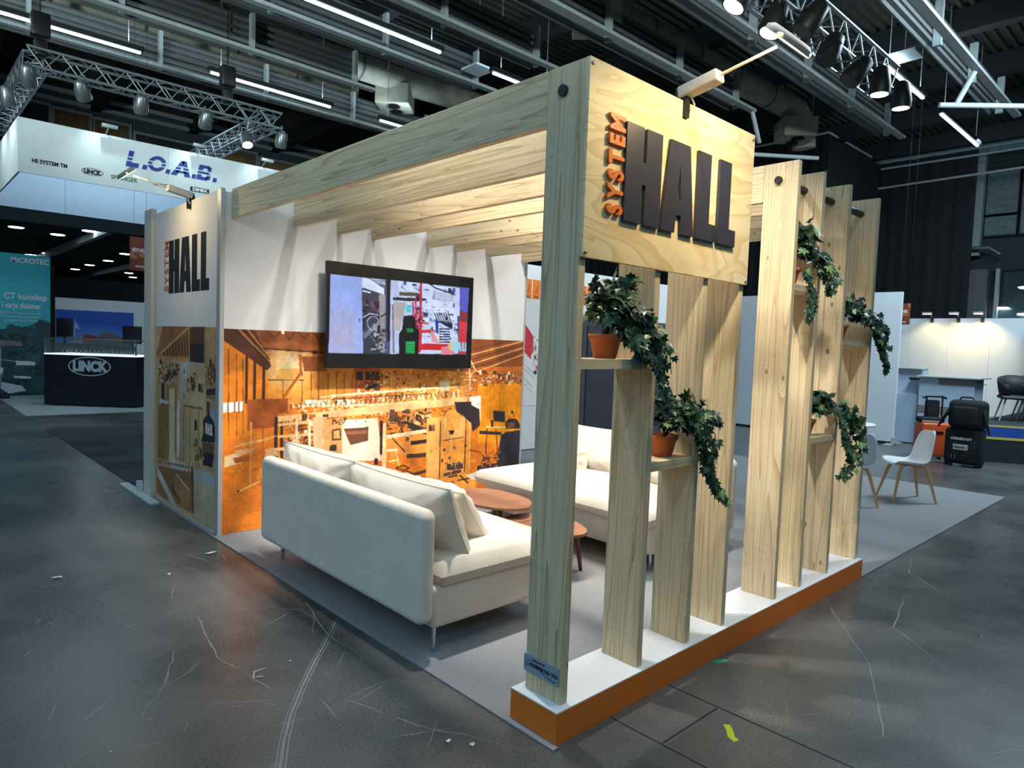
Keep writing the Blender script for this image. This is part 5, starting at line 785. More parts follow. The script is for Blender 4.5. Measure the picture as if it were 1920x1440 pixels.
# ================================================================ the wooden stand
H = 2.894; HB = .147; ZB = 2.66; TXK = .043; YF = .033; YB = .253
PX = [.056, .602, 1.027, 1.395, 2.034, 2.398, 2.839, 3.386]
ORD = ['nearest', 'second', 'third', 'fourth', 'fifth', 'sixth', 'seventh', 'last']
cpt = mat('stand_carpet', (134, 135, 138), .95, noise=.05, nscale=40, bump=.3, bscale=350)
c = MB().prism([(-.035, -.02), (-.001, -.02), (-.001, .287), (3.453, .287), (3.453, 0.0), (8.25, 0.0), (8.25, 5.83), (3.2, 5.83), (-.06, 5.83), (-.06, 4.0)], lambda a, b, d: (a, b, d), .001, .009).build('carpet', cpt); tag(c, 'light grey carpet covering the floor of the wooden stand', 'carpet')
pl = thing('plinth', 'long low plinth with orange sides and white top under the posts', 'plinth', (1.7, .14, .001))
MB().box(0, 0, .001, 3.452, .286, HB - .006).build('body', mat('plinth_orange', (232, 118, 32), .55, noise=.03), pl); MB().box(0, 0, HB - .006, 3.452, .286, HB).build('white_top', mat('plinth_top', (226, 230, 234), .4, noise=.02), pl)
for i, x in enumerate(PX):
    lb = {0: 'nearest tall spruce post, at the front corner, greyish, with a small plate near its foot'}.get(i, '%s tall spruce post from the front corner, standing on the plinth' % ORD[i])
    o = box('timber_post', M['wood_z'], (x, YF, HB, x + TXK, YB, H), None, .003); tag(o, lb, 'post', None)
    lb = {0: 'long outer spruce rafter at the edge of the roof, nearest the camera'}.get(i, '%s spruce roof rafter from the outer edge, running back to the wall' % ORD[i])
    o = box('roof_rafter', M['wood_y'], (x, YB + .002, ZB, x + TXK, 3.862 if i == 0 else 3.878, H), None, .003); tag(o, lb, 'rafter', None)
rodm = mat('black_rod', (34, 30, 30), .5)
for (x0, x1, lb) in [(.04, 1.50, 'black steel rod through the four posts behind the sign, its round end showing'), (2.018, 3.46, 'black steel rod through the tops of the four rear posts')]:
    o = MB().tube([(x0, .155, 2.785), (x1, .155, 2.785)], .024, 20).build('steel_rod', rodm); tag(o, lb, 'rod')
# plate on the nearest post
pt = thing('post_plate', 'small grey printed plate near the foot of the nearest post', 'plate', (.05, .15, .22))
MB().box(.050, .045, .227, .0555, .259, .306).build('plate', mat('plate_grey', (150, 172, 186), .35, .2), pt)
text('plate_text', 'INSTALLED BY', .012, ink, pt, (.0485, .205, .286), FACE_NX, .0003, .0003); text('plate_text', 'NORRSKOG TRA', .024, ink, pt, (.0485, .222, .258), FACE_NX, .0003, .0008, .95)
sw = MB().tube([(.049, .235, .285), (.049, .17, .262), (.049, .12, .243), (.049, .07, .238), (.049, .055, .243)], [.0008, .001, .0014, .002, .0008], 5); sw.build('swoosh', ink, pt)
sw = MB().tube([(.049, .25, .29), (.049, .25, .25), (.049, .242, .25), (.049, .235, .285), (.049, .228, .25)], .0009, 5); sw.build('logo_mark', ink, pt)
# sign board
sg = thing('sign_board', 'large plywood sign board with raised black and orange letters', 'sign', (.75, .015, 2.08))
MB().box(.056, .015, 2.080, 1.442, .0325, H).build('board', plywood(), sg, True, .001)
letk = mat('letter_black', (52, 52, 62), .38); leto = mat('letter_orange', (226, 118, 34), .45)
def hall_letters(fn, d0, d1, mt, parent, nm='letter'):
    for pcs in HALL_PIECES:
        b = MB()
        for p_ in pcs: b.prism(p_, fn, d0, d1)
        b.build(nm, mt, parent)
def rc(a, b, c, d): return [(a, b), (c, b), (c, d), (a, d)]
HALL_PIECES = [[[(0, 0), (.124, 0), (.124, .41), (.147, .41), (.147, 0), (.267, 0), (.267, 1), (.147, 1), (.147, .64), (.124, .64), (.124, 1), (0, 1)]],
    [[(.278, 0), (.391, 0), (.417, .75), (.418, 1), (.334, 1)], [(.445, 0), (.554, 0), (.498, 1), (.418, 1), (.419, .75)], [(.3979, .2), (.4381, .2), (.4318, .38), (.4042, .38)], [(.417, .75), (.419, .75), (.418, 1)]],
    [[(.575, 0), (.760, 0), (.760, .20), (.691, .20), (.691, 1), (.575, 1)]], [[(.778, 0), (.957, 0), (.957, .20), (.889, .20), (.889, 1), (.778, 1)]]]
hall_letters(lambda a, b, d: (.298 + a, d, 2.263 + b * .425), -.001, .0148, letk, sg)
def up_letters(word, size, mt, parent, org, step, Xv, Yv, depth, bold, sx):
    Z = Vector(Xv).cross(Vector(Yv)); rt = Matrix((Xv, Yv, Z)).transposed().to_euler()
    for i, ch in enumerate(word):
        p_ = Vector(org) + Vector(Xv) * step * (i + .5)
        text('letter', ch, size, mt, parent, p_, rt, depth, bold, sx, 'CENTER')
up_letters('SYSTEM', .138, leto, sg, (.283, .007, 2.264), .0728, (0, 0, 1), (-1, 0, 0), .0075, .0055, .66)
for (x, z) in [(.072, 2.868), (.072, 2.10), (1.42, 2.10), (1.42, 2.868)]: MB().lathe([(.008, 0), (.008, .003), (.003, .004)], (x, .0125, z), 12, (0, -1, 0)).build('screw', M['alu_dull'], sg)
# clamp lamps with long arm and flat oval head
def clamp_lamp(base, out, along, label, power):
    """base on top edge, out = unit vector away from the wall, along = width of head"""
    o = Vector(base); u = Vector(out); a = Vector(along); g = thing('clamp_lamp', label, 'lamp', base); z = Vector((0, 0, 1))
    def obox(c, hu, ha, hz, r=.0, b=None, tilt=0):
        b = b or MB(); m = MB().rbox(-hu, -ha, -hz, hu, ha, hz, r) if r else MB().box(-hu, -ha, -hz, hu, ha, hz); ct_, st_ = math.cos(tilt), math.sin(tilt)
        b.add([c + u * (x * ct_ - w_ * st_) + a * y + z * (x * st_ + w_ * ct_) for x, y, w_ in m.v], m.f, bool(r)); return b
    obox(o + u * -.008 + z * -.02, .03, .018, .06).build('clamp', M['black_metal'], g)
    obox(o + u * .085 + z * .055, .105, .036, .027, .009, None, .18).build('driver_box', mat('driver_grey', (196, 190, 178), .45), g)
    obox(o + u * -.022 + z * .038, .006, .03, .02, 0, None, .18).build('end_cap', M['black_plastic'], g)
    MB().tube([o + u * .02 + a * .03 + z * .02, o + u * .03 + a * .045 - z * .01, o + u * .01 + a * .04 - z * .045], .004, 6).build('cable', mat('cable_white', (220, 216, 208), .5), g)
    MB().tube([o + u * .185 + z * .075, o + u * .45 + z * .125], .0075, 8).build('arm', mat('arm_cream', (214, 206, 186), .4), g)
    hd = MB(); n = 28; c = o + u * .50 + z * .125; prof = [(1.0, 0), (1.0, .018), (.8, .034), (.0, .036)]; vs = []
    tl_ = -.72
    def hp(r, t, h): x = .060 * r * math.cos(t); y = .185 * r * math.sin(t); return c + u * (x * math.cos(tl_) - h * math.sin(tl_)) + a * y + z * (x * math.sin(tl_) + h * math.cos(tl_))
    for (r, h) in prof: vs += [hp(r, 2 * math.pi * i / n, h) for i in range(n)]
    hd.add(vs, [(j * n + i, j * n + (i + 1) % n, (j + 1) * n + (i + 1) % n, (j + 1) * n + i) for j in range(len(prof) - 1) for i in range(n)], True)
    hdo = hd.build('lamp_head', mat('driver_grey', (196, 190, 178), .45), g)
    MB().add([hp(.97, 2 * math.pi * i / n, -.002) for i in range(n)], [tuple(range(n))]).build('glow_plate', mat('lamp_glow', (255, 255, 255), .5, emit=(255, 226, 170), es=14 if power > 5 else 9), hdo)
    lc_ = hp(0, 0, -.01); area('clamp_lamp_light', lc_, lc_ - u * .14 - z * 1.0, .30, .1, power, (1.0, .74, .36)).rotation_euler
    return g
clamp_lamp((.751, .022, H + .002), (0, -1, 0), (1, 0, 0), 'lit clamp lamp on top of the plywood sign board', 21)
clamp_lamp((-.036, 4.60, 2.885), (-1, 0, 0), (0, -1, 0), 'clamp lamp on top of the white printed side wall', 8)
# walls
lw = thing('side_wall', 'white side wall with black lettering and brown machine print', 'wall', (-.02, 4.75, 0.009))
MB().box(-.028, 3.93, .012, .02, 5.62, 2.88).build('panel', M['white_panel'], lw)
fr = MB()
for b in [(-.036, 3.845, .009, .0, 3.925, 2.89), (-.036, 5.60, .009, .02, 5.64, 2.88), (-.036, 3.9, .009, .02, 5.62, .03)]: fr.box(*b)
fr.build('frame', M['frame'], lw, True, .002)
MB().box(-.07, 5.64, .009, -.02, 5.88, 2.93).build('end_post', mat('end_post', (214, 208, 192), .5), lw, True, .003)
pn = soften(paint(1665, 1745, 8, PANEL_OPS, 3), 2, .09)
print_mesh('machine_print', pn, 1.66, 1.745, (-.031, 5.602, .012), (0, -1, 0), attr_mat('panel_print'), lw)
inkp = mat('print_black', (30, 32, 38), .5)
hall_letters(lambda a, b, d: (d, 5.205 - a * 1.135, 2.072 + b * .50), -.0305, -.029, inkp, lw)
up_letters('SYSTEM', .172, mat('print_orange', (206, 112, 56), .5), lw, (-.0295, 5.222, 2.078), .083, (0, 0, 1), (0, 1, 0), .0006, .007, .70)
ft = thing('wall_foot', 'flat white metal foot plate at the end of the side wall', 'foot', (-.1, 5.9, 0))
ft_b = MB().box(-.16, 5.30, .0005, -.075, 6.45, .018); ft_b.box(-.125, 5.88, .018, -.075, 5.94, .13); ft_b.build('plate', mat('foot_white', (206, 214, 218), .4), ft)
mw = thing('mural_wall', 'white rear wall with orange printed workshop picture', 'wall', (1.7, 3.9, .009))
MB().box(0, 3.885, .012, 3.47, 3.93, 2.872).build('panel', M['white_panel'], mw); MB().box(3.47, 3.875, .009, 3.49, 3.935, 2.88).build('frame', M['frame'], mw)
mu = soften(paint(3470, 1730, 5, MURAL_OPS, 4), 5, .10)
print_mesh('workshop_print', mu, 3.465, 1.735, (.003, 3.881, .012), (1, 0, 0), attr_mat('mural_print', .5), mw)
bw_ = thing('partition_wall', 'white wall with small orange squares seen between the posts', 'wall', (6.4, 5.9, .009))
MB().box(3.6, 5.88, .012, 9.3, 5.93, 2.975).build('panel', M['white_panel'], bw_)
sq_o = mat('square_orange', (234, 118, 30), .5)
for i in range(9):
    x = 5.375 + i * .19
    MB().box(x, 5.875, 2.44, x + .165, 5.88, 2.745).build('orange_square', sq_o, bw_)
    MB().tube([(x + .05, 5.872, 2.56), (x + .08, 5.872, 2.54), (x + .115, 5.872, 2.66)], .004, 5).build('square_symbol', ink, bw_)
    text('square_text', '100 %', .035, ink, bw_, (x + .035, 5.873, 2.46), FACE_NY, .0005, .001)
rp_ = paint(1000, 1500, 10, [('p', (232, 226, 222), [(0, 0), (1000, 0), (1000, 1500), (0, 1500)]), ('p', (214, 52, 60), [(0, 900), (0, 1280), (60, 1300), (230, 1120), (240, 900), (180, 760)]), ('c', [(214, 80, 80), (150, 120, 120), (232, 200, 190), (60, 50, 52)], 60, 6, [(180, 500), (500, 500), (500, 1100), (180, 1100)], 12, 90),
    ('l', (170, 150, 140), 12, [(0, 700), (300, 500), (600, 200)]), ('l', (200, 150, 110), 12, [(0, 640), (300, 430)]), ('l', (170, 150, 140), 12, [(0, 500), (250, 300)]), ('l', (210, 160, 130), 10, [(0, 420), (260, 200)])], 8)
print_mesh('red_machine_print', rp_, 1.0, 1.5, (5.38, 5.873, .72), (1, 0, 0), attr_mat('red_print'), bw_)
dp = thing('dark_partition', 'charcoal grey partition behind the far sofa', 'partition', (7.5, 5.6, .009))
MB().box(6.45, 5.55, .012, 8.95, 5.62, 2.20).build('panel', mat('charcoal', (64, 64, 70), .7), dp); MB().box(6.56, 5.53, .3, 8.8, 5.55, 2.06).build('inner_panel', mat('charcoal_dark', (52, 50, 58), .6), dp)
# television
tvt = thing('television', 'large flat television showing a machine hall, hung on the mural wall', 'television', (1.70, 3.75, 1.43))
MB().rbox(.855, 3.725, 1.428, 2.553, 3.775, 2.393, .006, 2).build('housing', M['black_plastic'], tvt)
tvi = soften(paint(1690, 960, 5, TV_OPS, 6), 7, .05)
print_mesh('screen', tvi, 1.69, .957, (.858, 3.7235, 1.431), (1, 0, 0), attr_mat('tv_screen', .25, 1.0), tvt)
MB().box(1.45, 3.775, 1.7, 1.95, 3.8805, 2.1).build('wall_mount', M['black_metal'], tvt)
# shelves between posts
SHELF = []
for (x0, x1, z0, z1, lb) in [(.099, .602, 1.609, 1.655, 'spruce plank shelf between the nearest and second posts'), (.645, 1.027, 1.11, 1.155, 'low spruce plank shelf between the second and third posts'),
                             (2.077, 2.398, 2.10, 2.145, 'high spruce plank shelf between the fifth and sixth posts'), (2.882, 3.386, 1.778, 1.822, 'spruce plank shelf between the seventh and last posts'), (2.441, 2.839, 1.11, 1.153, 'low spruce plank shelf between the sixth and seventh posts')]:
    o = box('plank_shelf', M['wood_x'], (x0, YF, z0, x1, YB, z1), None, .002); tag(o, lb, 'shelf')
# ---- ivy in clay pots
leafm = [mat('ivy_dark', (38, 62, 44), .32, noise=.3, nscale=20), mat('ivy_mid', (58, 92, 58), .32, noise=.3, nscale=20), mat('ivy_light', (112, 142, 92), .35, noise=.35, nscale=26)]
clay = mat('terracotta', (196, 108, 60), .75, noise=.12, nscale=14); soil = mat('potting_soil', (40, 30, 24), .95)
LEAF = [(0, 0), (-.28, -.10), (-.52, .10), (-.30, .26), (-.44, .62), (-.16, .52), (0, 1.0), (.16, .52), (.44, .62), (.30, .26), (.52, .10), (.28, -.10)]
def leaf(b, p_, d, nrm, s, rg):
    d = d.normalized(); n = (nrm - d * nrm.dot(d)); n = n.normalized() if n.length > .01 else d.orthogonal().normalized(); sd = d.cross(n)
    vs = [p_ + d * .34 * s + n * .03 * s] + [p_ + sd * x * s + d * y * s + n * (-.16 * abs(x) + (-.10 * y * y)) * s for x, y in LEAF]
    k = len(LEAF); r_ = rg.random(); b.cur = 0 if r_ < .5 else (1 if r_ < .85 else 2)
    b.add(vs, [(0, 1 + i, 1 + (i + 1) % k) for i in range(k)])
def ivy(px, z, bush, trail, label, seed, nb=70, nt=70, spread=(.16, .11, .14)):
    rg = random.Random(seed); g = thing('potted_ivy', label, 'plant', (px, .14, z), 0)
    MB().lathe([(.048, 0), (.052, .004), (.072, .085), (.078, .086), (.083, .112), (.077, .112), (.070, .09), (.066, .09)], (px, .14, z), 28, None, False).lathe([(0, .002), (.05, .002)], (px, .14, z), 28, None, False).build('pot', clay, g)
    MB().lathe([(0, .094), (.068, .094)], (px, .14, z), 20, None, False).build('soil', soil, g)
    f = MB(); st_ = MB()
    for i in range(nb):
        t = rg.uniform(0, 2 * math.pi); rr = rg.random() ** .5; el = rg.random()
        c = Vector(bush) + Vector((math.cos(t) * rr * spread[0], math.sin(t) * rr * spread[1], (el - .35) * spread[2]))
        out = (c - Vector((px, .14, z + .09))).normalized(); dd = (out + Vector((rg.uniform(-.7, .7), rg.uniform(-.9, .3), rg.uniform(-.9, .3)))).normalized()
        nn_ = (out * .9 + Vector((-.25 + rg.uniform(-.4, .4), -.25 + rg.uniform(-.4, .4), .35))).normalized(); dd = (Vector((rg.uniform(-1, 1), rg.uniform(-.6, .6), rg.uniform(-1.1, .5))) + out * .25).normalized()
        leaf(f, c, dd, nn_, rg.uniform(.050, .082), rg)
        if i % 5 == 0: st_.tube([(px + rg.uniform(-.03, .03), .14, z + .09), Vector((px, .14, z + .10)).lerp(c, .55) + Vector((0, 0, .02)), c], .0016, 4, False)
    # several strands hang along each trail
    for (tr_, cnt) in trail:
        P_ = [Vector(q) for q in tr_]
        for s_ in range(cnt):
            off = Vector((rg.uniform(-.045, .045), rg.uniform(-.03, .03), rg.uniform(-.03, .03))) * (1 if cnt > 1 else .3); end = rg.uniform(.72, 1.0) if s_ else 1.0
            seg = [P_[0]] + [q + off * min(1, (k + 1) / 2) + Vector((rg.uniform(-.012, .012), rg.uniform(-.01, .01), 0)) for k, q in enumerate(P_[1:])]
            m_ = max(2, int(len(seg) * end + .5)); seg = seg[:m_]; st_.tube(seg, .0018, 5, False)
            n_ = int(nt / cnt)
            for i in range(n_):
                t = (i + rg.random()) / n_ * (len(seg) - 1); k = min(int(t), len(seg) - 2); c = seg[k].lerp(seg[k + 1], t - k); fall = (seg[k + 1] - seg[k]).normalized()
                sidev = Vector((rg.choice((-1, 1)) * rg.uniform(.3, 1), rg.uniform(-1, .4), rg.uniform(-.6, .1)))
                dd = (fall * .6 + sidev + Vector((0, 0, -.5))).normalized(); sp = .028 if cnt > 1 else .006
                pp = c + Vector((rg.uniform(-sp, sp), rg.uniform(-sp, sp), rg.uniform(-sp, sp)))
                leaf(f, pp, dd, Vector((-.5 + rg.uniform(-.6, .6), -.7 + rg.uniform(-.5, .5), .35)), rg.uniform(.040, .070) * (1 if t < (len(seg) - 1) * .75 else .8), rg)
    st_.build('stems', mat('ivy_stem', (62, 60, 36), .7), g); f.build('foliage', leafm, g)
ivy(.385, 1.655, (.385, .09, 1.90), [([(.40, .08, 1.84), (.46, .0, 1.86), (.53, -.03, 1.78), (.56, -.05, 1.70), (.585, -.05, 1.62)], 5), ([(.42, .06, 1.85), (.50, -.01, 1.75), (.58, -.03, 1.60), (.64, -.03, 1.50), (.70, -.02, 1.42)], 1), ([(.38, .05, 1.8), (.44, .0, 1.72), (.47, -.02, 1.66)], 2)], 'trailing ivy in a clay pot on the shelf beside the nearest post', 3, 130, 72, (.15, .09, .19))
ivy(.885, 1.155, (.93, .08, 1.37), [([(.93, .06, 1.33), (1.0, -.01, 1.34), (1.06, -.04, 1.25), (1.08, -.05, 1.15), (1.07, -.05, 1.05)], 6), ([(.98, .02, 1.35), (1.10, -.02, 1.10), (1.16, -.03, .99), (1.24, -.02, .92), (1.33, .0, .875)], 1), ([(.98, .02, 1.38), (1.1, -.02, 1.38), (1.2, -.01, 1.33)], 1)], 'trailing ivy in a clay pot on the low shelf between the second and third posts', 5, 120, 72, (.15, .09, .15))
ivy(2.19, 2.145, (2.22, .08, 2.42), [([(2.22, .06, 2.36), (2.31, -.02, 2.34), (2.37, -.04, 2.26), (2.36, -.05, 2.17)], 6), ([(2.22, .03, 2.24), (2.24, -.02, 2.12), (2.22, -.03, 2.02), (2.17, -.03, 1.93)], 1), ([(2.33, .0, 2.28), (2.42, -.03, 2.18), (2.47, -.02, 2.12)], 1)], 'trailing ivy on the high shelf between the fifth and sixth posts', 7, 110, 70, (.14, .09, .20))
ivy(3.02, 1.822, (3.06, .08, 2.03), [([(3.06, .06, 2.0), (3.22, -.02, 2.02), (3.34, -.04, 1.93), (3.40, -.05, 1.83), (3.42, -.05, 1.75)], 6), ([(3.36, -.03, 1.85), (3.48, -.04, 1.73), (3.58, -.03, 1.66), (3.62, -.02, 1.60)], 1), ([(3.3, -.02, 1.98), (3.5, -.05, 1.91)], 1)], 'trailing ivy on the shelf beside the last post', 9, 110, 72, (.15, .09, .14))
ivy(2.56, 1.153, (2.60, .08, 1.37), [([(2.60, .06, 1.34), (2.78, -.02, 1.36), (2.93, -.05, 1.28), (3.0, -.06, 1.2)], 5), ([(2.95, -.04, 1.28), (3.05, -.06, 1.14), (3.03, -.05, 1.0), (2.88, -.04, .90), (2.76, -.03, .86)], 2), ([(2.8, -.02, 1.3), (2.86, -.04, 1.12), (2.93, -.05, 1.0)], 1)], 'trailing ivy on the low shelf between the sixth and seventh posts', 12, 110, 76, (.14, .09, .14))
# ================================================================ furniture
fab = mat('sofa_fabric', (224, 214, 196), .92, noise=.03, nscale=5, bump=.35, bscale=5, bdist=.03)
fab2 = mat('cushion_fabric', (226, 216, 198), .92, noise=.03, nscale=5, bump=.45, bscale=6, bdist=.03)
chrome = mat('chrome', (200, 204, 208), .15, 1)
def pillow(c, U, V, w_, h_, t_, seed, name, label, cat, group=None):
    rg = random.Random(seed); c = Vector(c); U = Vector(U).normalized(); V = Vector(V); V = (V - U * V.dot(U)).normalized(); Nn_ = U.cross(V)
    n = 44; g = thing(name, label, cat, c, 0, group); b = MB(); ph = [rg.uniform(0, 6) for _ in range(8)]
    for side in (1, -1):
        vs = []
        for j in range(n + 1):
            for i in range(n + 1):
                u = -1 + 2 * i / n; v = -1 + 2 * j / n
                x = w_ / 2 * u * (1 - .06 * (1 - v * v) * abs(u) ** 3); y = h_ / 2 * v * (1 - .07 * (1 - u * u) * abs(v) ** 3)
                th = max(0, (1 - abs(u) ** 2.6)) ** .5 * max(0, (1 - abs(v) ** 2.6)) ** .5
                wr = .016 * math.sin(9 * u * v + ph[0]) * (abs(u * v)) + .006 * math.sin(14 * u + 5 * v + ph[1]) * abs(v) + .006 * math.sin(12 * v - 6 * u + ph[2]) * abs(u) + .011 * math.sin(15 * (u - v * (1 if u * v > 0 else -1)) + ph[5]) * math.exp(-((1 - abs(u)) ** 2 + (1 - abs(v)) ** 2) * 2.2) + .008 * math.sin(22 * u + 3 * math.sin(3 * v + ph[6])) * abs(v) ** 3 + .012 * math.sin(3 * u + ph[3]) * math.sin(3 * v + ph[4])
                z = side * (t_ / 2 * th + wr * th)
                vs.append(c + U * x + V * (y - .02 * (1 - th) * 0 ) + Nn_ * z)
        b.add(vs, [(j * (n + 1) + i, j * (n + 1) + i + 1, (j + 1) * (n + 1) + i + 1, (j + 1) * (n + 1) + i) for j in range(n) for i in range(n)], True)
    cv = b.build('cover', fab2, g)
    pts = []
    for k in range(4 * 10 + 1):
        q = k / 10; s_ = int(q) % 4; f_ = q - int(q)
        u, v = [(-1 + 2 * f_, -1), (1, -1 + 2 * f_), (1 - 2 * f_, 1), (-1, 1 - 2 * f_)][s_]
        pts.append(c + U * (w_ / 2 * u * (1 - .06 * (1 - v * v) * abs(u) ** 3)) + V * (h_ / 2 * v * (1 - .07 * (1 - u * u) * abs(v) ** 3)))
    MB().tube(pts, .005, 6).build('seam', fab2, cv)
    return g
def puff(b, x0, y0, z0, x1, y1, z1, r, n=28, bul=.018, seed=0):
    """seat cushion: soft slab with a rounded rim and slightly wavy top"""
    vs = []; rg = random.Random(seed); p1, p2 = rg.uniform(0, 6), rg.uniform(0, 6); m_ = n
    zm = (z0 + z1) / 2; hz = (z1 - z0) / 2
    for side in (1, -1):
        vs = []
        for j in range(m_ + 1):
            for i in range(m_ + 1):
                def ax(k, a, bb):
                    t = k / m_; e = .5 - .5 * math.cos(math.pi * t); e = .35 * e + .65 * t; return a + (bb - a) * e, min(e, 1 - e) * (bb - a)
                x, dx = ax(i, x0, x1); y, dy = ax(j, y0, y1); d_ = min(dx, dy, r); k_ = math.sqrt(max(0, 1 - (1 - d_ / r) ** 2))
                z = zm + side * (hz * k_ + (bul * math.sin(2.2 * x + p1) * math.sin(2.6 * y + p2) * k_ if side > 0 else 0))
                vs.append((x, y, z))
        b.add(vs, [(j * (m_ + 1) + i, j * (m_ + 1) + i + 1, (j + 1) * (m_ + 1) + i + 1, (j + 1) * (m_ + 1) + i) for j in range(m_) for i in range(m_)], True)
    return b
def slab(x0, x1, y0, y1, z0, z1, Rr, r, n=8, m_=5, bulge=.0):
    """upright upholstered slab: outline in y-z with corner radius Rr, edges rounded by r"""
    def ring(ins, x):
        out = []; rr = max(Rr - ins, .004)
        for (cy, cz, a0) in ((y1 - Rr, z1 - Rr, 0), (y0 + Rr, z1 - Rr, 90), (y0 + Rr, z0 + Rr, 180), (y1 - Rr, z0 + Rr, 270)):
            for k in range(n + 1): a = R(a0 + 90 * k / n); out.append((x, cy + rr * math.cos(a), cz + rr * math.sin(a)))
        return out
    rings = []
    for k in range(m_ + 1): a = R(90 * k / m_); rings.append(ring(r * (1 - math.sin(a)), x0 + r * (1 - math.cos(a))))
    for k in range(m_ + 1): a = R(90 - 90 * k / m_); rings.append(ring(r * (1 - math.sin(a)), x1 - r * (1 - math.cos(a))))
    b = MB(); N_ = len(rings[0]); vs = [v for q in rings for v in q]
    b.add(vs, [(j * N_ + i, j * N_ + (i + 1) % N_, (j + 1) * N_ + (i + 1) % N_, (j + 1) * N_ + i) for j in range(len(rings) - 1) for i in range(N_)], True)
    b.add(rings[0], [tuple(range(N_))], True); b.add(rings[-1], [tuple(range(N_))[::-1]], True); return b
# near sofa: back towards the aisle
s1 = thing('sofa', 'cream fabric sofa nearest the camera, seen from behind', 'sofa', (.5, 2.05, .009))
slab(-.035, .065, .955, 3.0, .198, .818, .055, .042).build('backrest', fab, s1)
MB().rbox(.072, .985, .148, 1.04, 3.0, .385, .035, 4).build('seat_base', fab, s1)
puff(MB(), .10, .95, .372, 1.08, 3.02, .515, .07, 44, .014, 1).build('seat_cushion', fab, s1)
for (x, y) in ((.115, 1.03), (.135, 2.97), (.98, 1.03), (.98, 2.97)): MB().tube([(x, y, .009), (x, y, .17)], .013, 12).build('leg', chrome, s1)
pillow((.235, 2.51, .70), (0, -1, 0), (-.34, 0, 1), 1.06, .44, .27, 2, 'back_cushion', 'large cream back cushion at the far end of the near sofa', 'cushion')
pillow((.255, 1.53, .69), (0, -1, 0), (-.40, 0, 1), 1.08, .46, .28, 3, 'back_cushion', 'large cream back cushion at the near end of the near sofa', 'cushion')
pillow((.50, 1.46, .655), (.12, -1, -.05), (-.75, 0, 1), .56, .46, .22, 4, 'throw_pillow', 'small cream pillow leaning in front of the near back cushion', 'pillow')
# far sofa: deep seat, back to the right
s2 = thing('sofa', 'cream deep-seated sofa across the table, facing the near sofa', 'sofa', (2.7, 2.0, .009))
slab(3.27, 3.40, 1.03, 3.0, .14, .785, .075, .055).build('backrest', fab, s2)
MB().rbox(2.14, 1.05, .14, 3.30, 2.96, .39, .04, 4).build('seat_base', fab, s2)
puff(MB(), 2.02, .99, .372, 3.25, 1.985, .515, .075, 34, .012, 5).build('seat_cushion', fab, s2); puff(MB(), 2.02, 1.99, .372, 3.25, 3.0, .515, .075, 34, .012, 6).build('seat_cushion', fab, s2)
for (x, y) in ((2.25, 1.12), (2.25, 2.88), (3.2, 1.12), (3.2, 2.88)): MB().tube([(x, y, .009), (x, y, .16)], .013, 12).build('leg', chrome, s2)
pillow((3.07, 2.42, .685), (0, -1, 0), (.26, 0, 1), .96, .48, .28, 7, 'back_cushion', 'large cream back cushion at the far end of the far sofa', 'cushion')
pillow((3.08, 1.52, .67), (0, -1, 0), (.26, 0, 1), .94, .46, .28, 8, 'back_cushion', 'large cream back cushion at the near end of the far sofa, hidden behind the posts', 'cushion')
pillow((2.86, 2.55, .60), (.15, -1, 0), (.35, 0, 1), .46, .34, .16, 9, 'throw_pillow', 'small pale pillow on the far sofa, beside the nearest post', 'pillow')
# tables
def table(pts, z, label, legs):
    g = thing('side_table', label, 'table', (sum(p[0] for p in pts) / len(pts), sum(p[1] for p in pts) / len(pts), .009))
    n = len(pts); sm = []
    for i in range(n):      # one pass of curve smoothing
        p0, p1, p2, p3 = [Vector(pts[(i + k - 1) % n]) for k in range(4)]
        for k in range(4):
            t = k / 4; sm.append(.5 * ((2 * p1) + (p2 - p0) * t + (2 * p0 - 5 * p1 + 4 * p2 - p3) * t * t + (3 * p1 - p0 - 3 * p2 + p3) * t ** 3))
    MB().prism([(q.x, q.y) for q in sm], lambda a, b, d: (a, b, d), z - .022, z).build('tabletop', M['walnut'], g, True, .004)
    cx, cy = g.location.x, g.location.y
    for (x, y) in legs:
        tx, ty = x + (cx - x) * .18, y + (cy - y) * .18
        MB().tube([(tx, ty, z - .02), (x, y, .009)], [.022, .014], 14).build('leg', M['walnut_leg'], g)
    u = MB().prism([(cx + (q.x - cx) * .62, cy + (q.y - cy) * .62) for q in sm], lambda a, b, d: (a, b, d), z - .05, z - .022); u.build('underframe', M['walnut_leg'], g)
TA = [(1.347, 2.45), (1.445, 2.544), (1.536, 2.586), (1.659, 2.568), (1.764, 2.478), (1.81, 2.3), (1.797, 2.069), (1.732, 1.924), (1.644, 1.84), (1.56, 1.794), (1.462, 1.821), (1.388, 1.892), (1.333, 1.984), (1.284, 2.193), (1.303, 2.364)]
TB = [(1.32, 1.80), (1.285, 1.66), (1.312, 1.505), (1.408, 1.353), (1.534, 1.270), (1.64, 1.265), (1.745, 1.35), (1.84, 1.557), (1.86, 1.75), (1.78, 1.88), (1.62, 1.95), (1.44, 1.93)]
table(TA, .45, 'taller walnut side table between the two sofas', [(1.42, 2.42), (1.46, 1.98), (1.72, 2.34)])
table(TB, .36, 'lower walnut side table, partly under the taller one', [(1.40, 1.50), (1.785, 1.42), (1.50, 1.86)])
